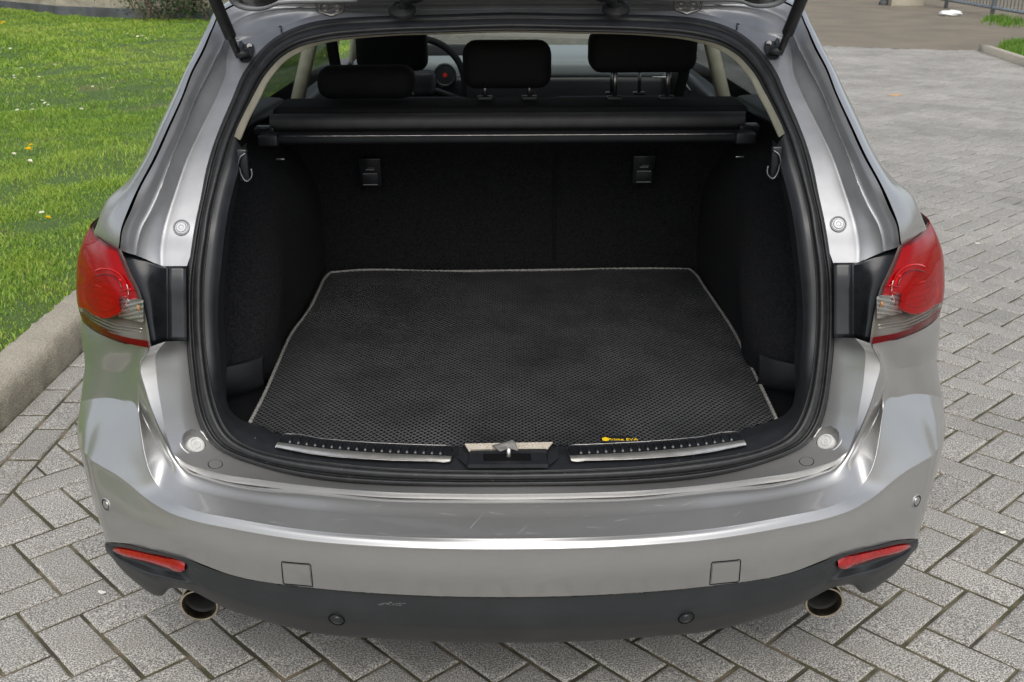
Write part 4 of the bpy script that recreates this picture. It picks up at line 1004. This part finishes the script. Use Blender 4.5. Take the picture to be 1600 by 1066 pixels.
for u in (424, 1166):
    c = at(u, 216, 2.66); rbox('end_cap', c, (.050, .05, .030), M['plastic'], cc, .006)
    c = at(u - 6 if u < 800 else u + 6, 202, 2.70); rbox('end_cap', c, (.05, .04, .022), M['gloss'], cc, .004)
rbox('parcel_ledge', (0, 2.96, 1.092), (1.26, .18, .03), M['seat'], car, .012)

# --- seats
seatr = rbox('rear_seat', (0, 3.19, .94), (1.24, .13, .24), M['seat'], car, .04, rot=Matrix.Rotation(R(10), 3, 'X'))
def headrest(parent, u0, u1, v0, v1, Y, depth=.11, posts=True, vp=157):
    a = at(u0, v1, Y); b = at(u1, v0, Y); c = (a + b)/2; c.y += depth/2
    h = rbox('headrest', c, (b.x - a.x, depth, b.z - a.z), M['seat'], parent, min(.035, (b.z-a.z)*.4), 4)
    if posts:
        for s in (-1, 1):
            x = c.x + s*(.066 if posts is True else posts)
            tube('headrest_post', [Vector((x, Y + .045, a.z + .02)), Vector((x, Y + .045, at(800, vp, Y).z))], .0065, M['steel'], h, 10, n=1)
            rbox('post_guide', Vector((x, Y + .045, at(800, vp, Y).z)), (.042, .03, .012), M['plastic'], h, .003)
headrest(seatr, 497, 648, 105, 156, 2.95, posts=False)
headrest(seatr, 726, 866, 66, 141, 2.95, posts=.061)
headrest(seatr, 924, 1098, 48, 117, 2.95, posts=.072, vp=158)
for sx in (-1, 1):
    fs = rbox('front_seat', (sx*.37, 4.04, .70), (.50, .14, .56), M['seat'], car, .06, rot=Matrix.Rotation(R(14), 3, 'X'))
    headrest(fs, 558 if sx < 0 else 926, 668 if sx < 0 else 1042, 44, 112, 3.90, .10, posts=.05, vp=150)
# --- cabin: dashboard, wheel, dials, pillars
rbox('dashboard', (0, 4.86, .95), (1.34, .54, .21), M['dash'], car, .05); rbox('dash_fascia', (.05, 4.62, .86), (1.2, .10, .24), M['plastic'], car, .03)
rbox('dashboard_pad', (.36, 4.60, 1.00), (.56, .05, .07), M['dash'], car, .022, rot=Matrix.Rotation(R(-4), 3, 'X'))
rbox('dial_hood', (-.33, 4.72, 1.03), (.40, .16, .12), M['seat'], car, .04)
dc = at(697, 117, 4.56); lathe('red_dial', [(.045, 0), (.043, .006), (.038, .003), (0, .003)], dc, Vector((0, -1, .2)), M['plastic'], car, 28)
lathe('dial_glow', [(.009, .004), (0, .0045)], dc, Vector((0, -1, .2)), M['redglow'], car, 20)
lathe('dial_ring', [(.045, .004), (.047, .008), (.049, .004)], dc, Vector((0, -1, .2)), M['steel'], car, 28)
wc = at(655, 132, 4.42); wr = Matrix.Rotation(R(-22), 3, 'X'); pts = [wc + wr @ Vector((.188*math.cos(a), 0, .188*math.sin(a))) for a in np.linspace(0, 2*math.pi, 28, endpoint=False)]
sw = tube('steering_wheel', pts, .014, M['seat'], car, 10, closed=True, n=2)
rbox('wheel_hub', wc, (.15, .05, .12), M['plastic'], sw, .03, rot=wr)
for a, l in ((R(-20), .17), (R(200), .17), (-math.pi/2, .17)):
    tube('spoke', [wc, wc + wr @ Vector((l*math.cos(a), 0, l*math.sin(a)))], .014, M['plastic'], sw, 8, n=1)
rbox('dash_trim', (.16, 4.64, .965), (.34, .01, .008), M['chrome'], car, .002)
for sx in (-1, 1):
    rbox('door_card', (sx*.74, 4.1, .80), (.06, 1.9, .40), M['plastic'], car, .02)
    tube('b_pillar', [Vector((sx*.72, 3.62, .98)), Vector((sx*.62, 3.72, 1.36))], .020, M['beige'], car, 8, n=1, flat=1.3)
    tube('c_pillar', [Vector((sx*.735, 2.72, 1.05)), Vector((sx*.61, 2.95, 1.38))], .045, M['seat'], car, 8, n=1, flat=1.3)
    tube('a_pillar', [Vector((sx*.70, 4.98, .98)), Vector((sx*.56, 4.35, 1.38))], .035, M['beige'], car, 8, n=1)
    tube('seat_belt', [Vector((sx*.60, 3.66, 1.30)), Vector((sx*.58, 3.78, 1.0)), Vector((sx*.50, 3.9, .75))], .02, M['seat'], car, 6, flat=.2)
dh = at(1036, 122, 4.35); rbox('door_handle', dh, (.075, .012, .006), M['chrome'], car, .002); rbox('door_handle', dh + Vector((.034, 0, .015)), (.006, .012, .034), M['chrome'], car, .002)
dh = at(1076, 130, 4.2); tube('door_pull', [dh + Vector((-.012, 0, .035)), dh + Vector((-.006, 0, -.01)), dh + Vector((.014, 0, -.035))], .005, M['chrome'], car, 8)
quad('cabin_floor', [Vector((-.8, 3.1, .3)), Vector((.8, 3.1, .3)), Vector((.8, 5.2, .3)), Vector((-.8, 5.2, .3))], M['carpet'])

# --- body shell: roof, glass, flanks, bonnet
roofs = [(2.50,1.398,.56),(2.75,1.43,.585),(3.2,1.455,.60),(3.8,1.462,.60),(4.25,1.43,.57)]
rows = [[Vector((-w, y, z - .035)), Vector((-w*.8, y, z - .01)), Vector((0, y, z)), Vector((w*.8, y, z - .01)), Vector((w, y, z - .035))] for y, z, w in roofs]
surf_obj('roof', rows, M['paint'], car, 4, 4)
surf_obj('headlining', [[p + Vector((0, 0, -.028)) for p in r] for r in rows], M['beige'], car, 3, 3)
def flank(f):
    # shoulder, flank and sill in sections from the lamp forward
    secs = []
    base = [LG[0][5], LG[2][5], LG[4][5], LG[6][5], R0[NB_-1] + Vector((0, .02, -.01)), R1[NB_-1] + Vector((0, .03, 0)), R2[NB_-1] + Vector((.002, .03, 0)), R3[NB_-1] + Vector((.004, .04, 0)), R4[NB_-1] + Vector((.004, .05, 0)), R6[NB_-1] + Vector((.03, .08, 0))]
    sh = rowsT[6][13] + Vector((0, .02, 0))
    base = [sh] + base; zz = [.955, .93, .86, .78, .70, .66, .60, .54, .48, .40, .30]
    base = [Vector((p.x, p.y, p.z)) for p in base]
    base.sort(key=lambda p: -p.z); secs.append(base)
    for y, wmx, dzz in ((2.40, .905, 0), (2.62, .92, .0), (3.4, .915, -.01), (4.4, .915, -.02), (5.3, .91, -.06), (6.0, .86, -.12), (6.35, .70, -.18)):
        zt = base[0].z
        secs.append([Vector((-(wmx - (.10 if i == 0 else .035 if i == 1 else .01 if i == 2 else .0) - (.04 if i > 9 else 0) + (.004*math.sin(i*1.3))), y, zt - (zt - .30)*i/10 + (dzz if i < 4 else 0))) for i in range(11)])
    surf_obj('body_side', [[f(p) for p in s] for s in secs], M['paint'], car, 3, 4)
    # glasshouse
    bl = [Vector((-.80, 2.45, .965)), Vector((-.815, 3.2, .955)), Vector((-.815, 4.2, .94)), Vector((-.79, 4.95, .93))]; tl = [Vector((-.63, 2.70, 1.34)), Vector((-.625, 3.2, 1.385)), Vector((-.625, 3.9, 1.39)), Vector((-.60, 4.3, 1.36))]
    surf_obj('side_window', [[f(p) for p in bl], [f(a.lerp(b, .5) + Vector((-.012, 0, 0))) for a, b in zip(bl, tl)], [f(p) for p in tl]], M['privacy'], car, 4, 3)
    surf_obj('roof_rail', [[f(p) for p in tl], [f(Vector((-.58, p.y, p.z + .045))) for p in tl]], M['paint'], car, 4, 2)
    # shoulder between window and flank
    surf_obj('shoulder', [[f(p) for p in bl], [f(Vector((-.86, p.y, p.z - .02))) for p in bl]], M['paint'], car, 4, 2)
    # upper pillar skin from the tailgate to the window
    g = rowsT[6][7:17]; surf_obj('pillar_skin', [[f(p) for p in g], [f(Vector((p.x - .004*i/3, p.y + .14, p.z))) for i, p in enumerate(g)], [f(Vector((np.interp(p.z, [.90, .96, 1.34], [-.885, -.83, -.635]), max(2.5, p.y + .3), p.z))) for p in g]], M['paint'], car, 4, 3)
both(flank)
ws = [[Vector((x, y - .10*abs(x)**2, z)) for x in (-.58, -.3, 0, .3, .58)] for y, z in ((4.25, 1.40), (4.65, 1.22), (5.12, 1.04))]
surf_obj('windscreen', ws, M['window'], car, 4, 4)
surf_obj('bonnet', [[Vector((x*w, y - .10*abs(x)**2, z - .03*abs(x))) for x in (-1, -.5, 0, .5, 1)] for y, z, w in ((5.08, .97, .78), (5.6, .92, .80), (6.1, .82, .76), (6.38, .66, .66))], M['paint'], car, 4, 4)
surf_obj('front_bumper', [[Vector((x*w, y - .16*abs(x)**2, z)) for x in (-1, -.5, 0, .5, 1)] for y, z, w in ((6.38, .66, .68), (6.46, .5, .80), (6.44, .22, .80))], M['paint'], car, 4, 4)
def wheel(f, y):
    c = f(Vector((-.80, y, .32))); N = f(Vector((-1, 0, 0)))
    w = lathe('wheel', [(.20, -.10), (.29, -.11), (.32, -.09), (.325, 0), (.32, .085), (.29, .10), (.235, .09)], c, N, M['tyre'], car, 40)
    lathe('rim', [(.235, .088), (.225, .06), (.20, .05), (.07, .065), (.05, .075), (0, .078)], c, N, M['alloy'], w, 40)
both(lambda f: (wheel(f, 2.75), wheel(f, 5.50)))
quad('underbody', [Vector((-.70, 2.15, .235)), Vector((.70, 2.15, .235)), Vector((.8, 6.2, .22)), Vector((-.8, 6.2, .22))], M['black'])
rbox('rear_silencer', (0, 2.05, .31), (1.0, .22, .13), M['soot'], car, .05)

# lint and grit on the trim, fine scratches on the bumper
V = []; Fc = []
for k in range(150):
    u = random.uniform(330, 1270); v = random.uniform(600, 752); p, n = hit(random.choice((tb, bvh_of_seal)), u, v)
    if p is None: continue
    s_ = random.uniform(.0004, .0009); m3 = frame(n); b = len(V); q = p + n*.0007
    V += [q + m3 @ Vector((s_, 0, 0)), q + m3 @ Vector((0, s_*.8, 0)), q + m3 @ Vector((-s_, 0, 0)), q + m3 @ Vector((0, -s_*.8, 0)), q + n*s_]; Fc += [[b, b+1, b+4], [b+1, b+2, b+4], [b+2, b+3, b+4], [b+3, b, b+4]]
o = mesh_obj('lint', V, Fc, mat('pale_grit', (.42, .40, .36), .9), car, False); o['kind'] = 'stuff'
V = []; Fc = []
for k in range(26):
    u = random.uniform(380, 1230); v = random.uniform(788, 836); a = random.gauss(0, .25); l = random.uniform(6, 34)
    p, n = hit(bb, u, v); q, n2 = hit(bb, u + l*math.cos(a), v + l*math.sin(a))
    if p is None or q is None: continue
    w = n.cross((q - p).normalized())*.00022; b = len(V); V += [p + n*.0002 - w, p + n*.0002 + w, q + n2*.0002 + w*.3, q + n2*.0002 - w*.3]; Fc.append([b, b+1, b+2, b+3])
o = mesh_obj('fine_scratches', V, Fc, mat('scratch_white', (.5, .5, .5), .6), car, False); o['kind'] = 'stuff'
# --- open tailgate above
tg = link(bpy.data.objects.new('tailgate', None)); tg.parent = car
H0 = Vector((0, 2.43, 1.405)); GD = Vector((0, -.78, .626)).normalized(); GN = Vector((0, -.626, -.78)).normalized()    # along, and facing down
def gp(x, s, d): return H0 + GD*s + Vector((x, 0, 0)) + GN*d
lw = [(0, .57), (.06, .605), (.35, .66), (.66, .72), (.90, .70), (1.12, .60), (1.18, .52)]
outer = [[gp(x*w, s, -.055 + .02*abs(x)**3 + (.05 if s > 1 else 0)) for x in (-1, -.92, -.5, 0, .5, .92, 1)] for s, w in lw]
surf_obj('tailgate_skin', outer, M['paint'], tg, 4, 3)
def ringp(s0, s1, w0, w1, d): return [gp(-w0, s0, d), gp(w0, s0, d), gp(w1, s1, d), gp(-w1, s1, d)]
surf_obj('upper_frame', [[gp(x*w, s, d) for x in (-1, -.9, -.5, 0, .5, .9, 1)] for s, w, d in ((0, .565, -.03), (-.012, .575, -.005), (.0, .585, .010), (.055, .60, .012), (.09, .60, .0))], M['jamb'], tg, 4, 3)
mesh_obj('tailgate_glass', ringp(.09, .62, .50, .54, .004), [[0,1,2,3]], M['gate_glass'], tg, False)
for sx in (-1, 1):
    mesh_obj('side_frame', [gp(sx*.50, .06, .01), gp(sx*.60, .06, .01), gp(sx*.70, .66, .01), gp(sx*.54, .66, .01)], [[0,1,2,3]], M['plastic'], tg, False)
    mesh_obj('frame_edge', [gp(sx*.60, .06, .01), gp(sx*.605, .06, -.05), gp(sx*.715, .66, -.05), gp(sx*.70, .66, .01)], [[0,1,2,3]], M['jamb'], tg, False)
mesh_obj('inner_trim', [gp(-.70, .62, .014), gp(.70, .62, .014), gp(.68, .9, .03), gp(.56, 1.15, .014), gp(-.56, 1.15, .014), gp(-.68, .9, .03)], [[0,1,2,3,4,5]], M['plastic'], tg, False)
# lip of the tailgate just above the opening
def lipcorner(f):
    tube('tailgate_lip', [f(L(u, v, Y)) for u, v, Y in ((362,-8,2.28), (366,2,2.29), (377,9,2.30), (394,12.5,2.31), (415,11,2.32), (434,4,2.33), (450,2,2.335), (490,1,2.34), (560,-1,2.34))], .0065, M['jamb'], tg, 8)
    surf_obj('lip_face', [[f(L(u, v, 2.31)) for u, v in ((366,0), (378,7), (395,11), (418,9), (436,2))], [f(L(u, v, 2.27)) for u, v in ((370,-14), (382,-10), (397,-9), (420,-10), (438,-14))]], M['steel'], tg, 4, 2)
    h = L(518, 10, 2.40)
    hg = tube('hinge', [f(h + Vector(d)) for d in ((-.030, -.03, .035), (-.028, -.005, .0), (-.026, 0, -.010), (.026, 0, -.010), (.028, -.005, 0), (.030, -.03, .035))], .0035, M['steel'], tg, 8, n=2)
    for s in (-.013, .013): lathe('hinge_bolt', [(.011, 0), (.010, .004), (.006, .004), (.005, .002), (0, .002)], f(h + Vector((s, .004, -.004))), Vector((0, -.6, .8)), M['steel'], hg, 12)
    gcp = L(630, 15, 2.42)
    gg = lathe('gaiter_foot', [(.030, -.004), (.030, .003), (.022, .007), (.012, .010)], f(gcp), Vector((0, -.5, .86)), M['rubber'], tg, 24)
    pts = [f(gcp), f(gcp + Vector((.012, -.02, .018))), f(gcp + Vector((.045, -.06, .03))), f(gcp + Vector((.09, -.12, .06)))]
    tube('cable_gaiter', pts, .010, M['rubber'], gg, 12, rfun=lambda s: 1 + .16*math.sin(s*80), n=10)
both(lipcorner)
# gas struts and their brackets
def strut(f):
    b0 = AP(373, 84, -.03); b1 = Vector((-.63, 1.737, 1.96)); d = (b1 - b0).normalized()
    s = tube('gas_strut', [f(b0 + d*.055), f(b0 + d*.065), f(b0 + d*.30), f(b1)], .0125, M['rubber'], car, 14, n=1, rfun=lambda t: 1.0)
    tube('strut_end', [f(b0 - d*.004), f(b0 + d*.03), f(b0 + d*.06)], .0075, M['steel'] if 0 else M['rubber'], s, 10, n=1)
    tube('strut_joint', [f(b0 + Vector((-.004, -.002, 0))), f(b0 + Vector((.022, .006, 0)))], .010, M['rubber'], s, 10, n=1)
    pts = [(374,66),(378,64),(383,70),(390,67),(397,70),(398,77),(395,90),(390,96),(378,96),(373,91)]
    pl = poly_plate('strut_bracket', [f(AP(u, v, -.010)) for u, v in pts], .006, M['gloss'], car, bev=.0012)
    for u, v in ((391,72),(386,87)):
        p = AP(u, v, -.0105); lathe('bolt', [(.0062, 0), (.0055, .0025), (.0035, .0025), (.003, .001), (0, .001)], f(p), f(Vector((.25, -1, .15))), M['steel'], pl, 12)
    tube('bracket_ear', [f(AP(378, 68, -.014)), f(AP(378, 79, -.022)), f(AP(378, 90, -.014))], .0042, M['gloss'], pl, 8)
both(strut)
# seam sealer lines on the jamb
both(lambda f: tube('seam', [f(AP(u, v, -.004)) for u, v in ((437,42),(441,41),(441,50))], .0016, M['plastic'], car, 6, n=1))

# place the car: everything so far was surveyed in world coordinates
car.location = CARLOC; car.rotation_euler = (0, R(-.30), 0)
for c in car.children: c.matrix_parent_inverse = Matrix.Translation(-Vector((0, 1.65, 0)))

# ================================================================== BOOT MAT (rests in the boot)
def mat_outline(t):   # returns inner/outer x range at y
    return None
bm0 = link(bpy.data.objects.new('boot_mat', None)); bm0.location = (0, 2.5, 0)
tag(bm0, 'black diamond-cell boot mat with pale piping lying in the open boot', 'boot mat')
MZ = .600
LE = [(391,660),(411,621),(433,571),(456,521),(482,486),(500,450),(508,434),(516,426)]
RE = [(1213,655),(1193,612),(1172,570),(1148,520),(1122,480),(1098,445),(1086,428),(1077,421)]
BK = [(516,426),(560,422.5),(680,424),(797,423),(920,421),(1040,420),(1077,421)]
FR = [(391,660),(430,674.5),(500,684.5),(590,692),(680,696),(797,697.5),(915,695.5),(1005,691),(1095,683),(1165,671),(1213,655)]
g3 = lambda l: [atz(u, v, MZ) for u, v in l]
outline = cr(g3(FR), 6)[:-1] + cr(g3(RE), 4)[:-1] + list(reversed(cr(g3(BK), 6)))[:-1] + list(reversed(cr(g3(LE), 4)))[1:-1][::-1][::-1]
oxy = [(p.x, p.y) for p in outline]
def in_out(x, y):
    c = False; n = len(oxy)
    for i in range(n):
        x0, y0 = oxy[i]; x1, y1 = oxy[i-1]
        if (y0 > y) != (y1 > y) and x < (x1-x0)*(y-y0)/(y1-y0)+x0: c = not c
    return c
V = []; Fc = []; MI = []
CX, CY = .0135, .0155           # rhombic cells
cy_ = 1.86; r = 0
Mz = lambda x, y: MZ + .002*math.sin(x*9+1)*math.sin(y*8) + .0012*math.sin(x*23 + y*17)
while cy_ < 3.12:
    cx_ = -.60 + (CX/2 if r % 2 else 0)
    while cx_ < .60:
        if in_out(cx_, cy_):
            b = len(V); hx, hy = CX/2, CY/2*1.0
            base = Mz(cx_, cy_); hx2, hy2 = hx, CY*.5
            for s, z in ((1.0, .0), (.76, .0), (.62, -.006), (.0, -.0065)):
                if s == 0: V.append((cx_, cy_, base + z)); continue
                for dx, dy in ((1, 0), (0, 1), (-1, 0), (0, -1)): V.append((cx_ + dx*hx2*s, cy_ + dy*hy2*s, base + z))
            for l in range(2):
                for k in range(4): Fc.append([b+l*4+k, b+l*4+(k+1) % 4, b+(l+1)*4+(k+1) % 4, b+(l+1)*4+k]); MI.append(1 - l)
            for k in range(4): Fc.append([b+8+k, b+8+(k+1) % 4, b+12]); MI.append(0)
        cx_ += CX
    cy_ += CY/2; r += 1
cells = mesh_obj('cell_surface', V, Fc, M['mat'], bm0, False); cells['kind'] = 'stuff'; cells.data.materials.append(mat('eva_ridge_lit_dusty', (.068, .069, .070), .42, noise=(5, .45))); cells.data.polygons.foreach_set('material_index', MI)  # raised rims coloured paler as a painted highlight, with patchy dust noise
nb = len(outline); bs = mesh_obj('mat_base', [p + Vector((0, 0, -.006)) for p in outline] , [list(range(nb))], M['mat'], bm0, False)
for nm, pl in (('piping', LE), ('piping', BK), ('piping', RE)):
    tube(nm, g3(pl), .0038, M['piping'], bm0, 8, n=24, rfun=lambda t: 1 + .22*math.sin(t*420))
bp_ = atz(946, 686.5, MZ + .0058)
pt = rbox('logo_patch', atz(964, 686, MZ + .004), (.062, .022, .003), M['mat'], bm0, .001)
hexp = [bp_ + Vector((.0075*math.cos(a), .0085*math.sin(a), 0)) for a in np.linspace(R(90), R(450), 7)[:-1]]
poly_plate('logo_mark', hexp, .0006, M['yellow'], pt, Vector((0, 0, 1)))
tl_ = atz(973, 686.8, MZ + .0062)
text_obj('logo_text', 'Prime EVA', .0135, Matrix.Translation(tl_) @ Matrix(), M['yellow'], pt)
for c in bm0.children: c.matrix_parent_inverse = Matrix.Translation(-Vector((0, 2.5, 0)))
for c in kerb.children: pass
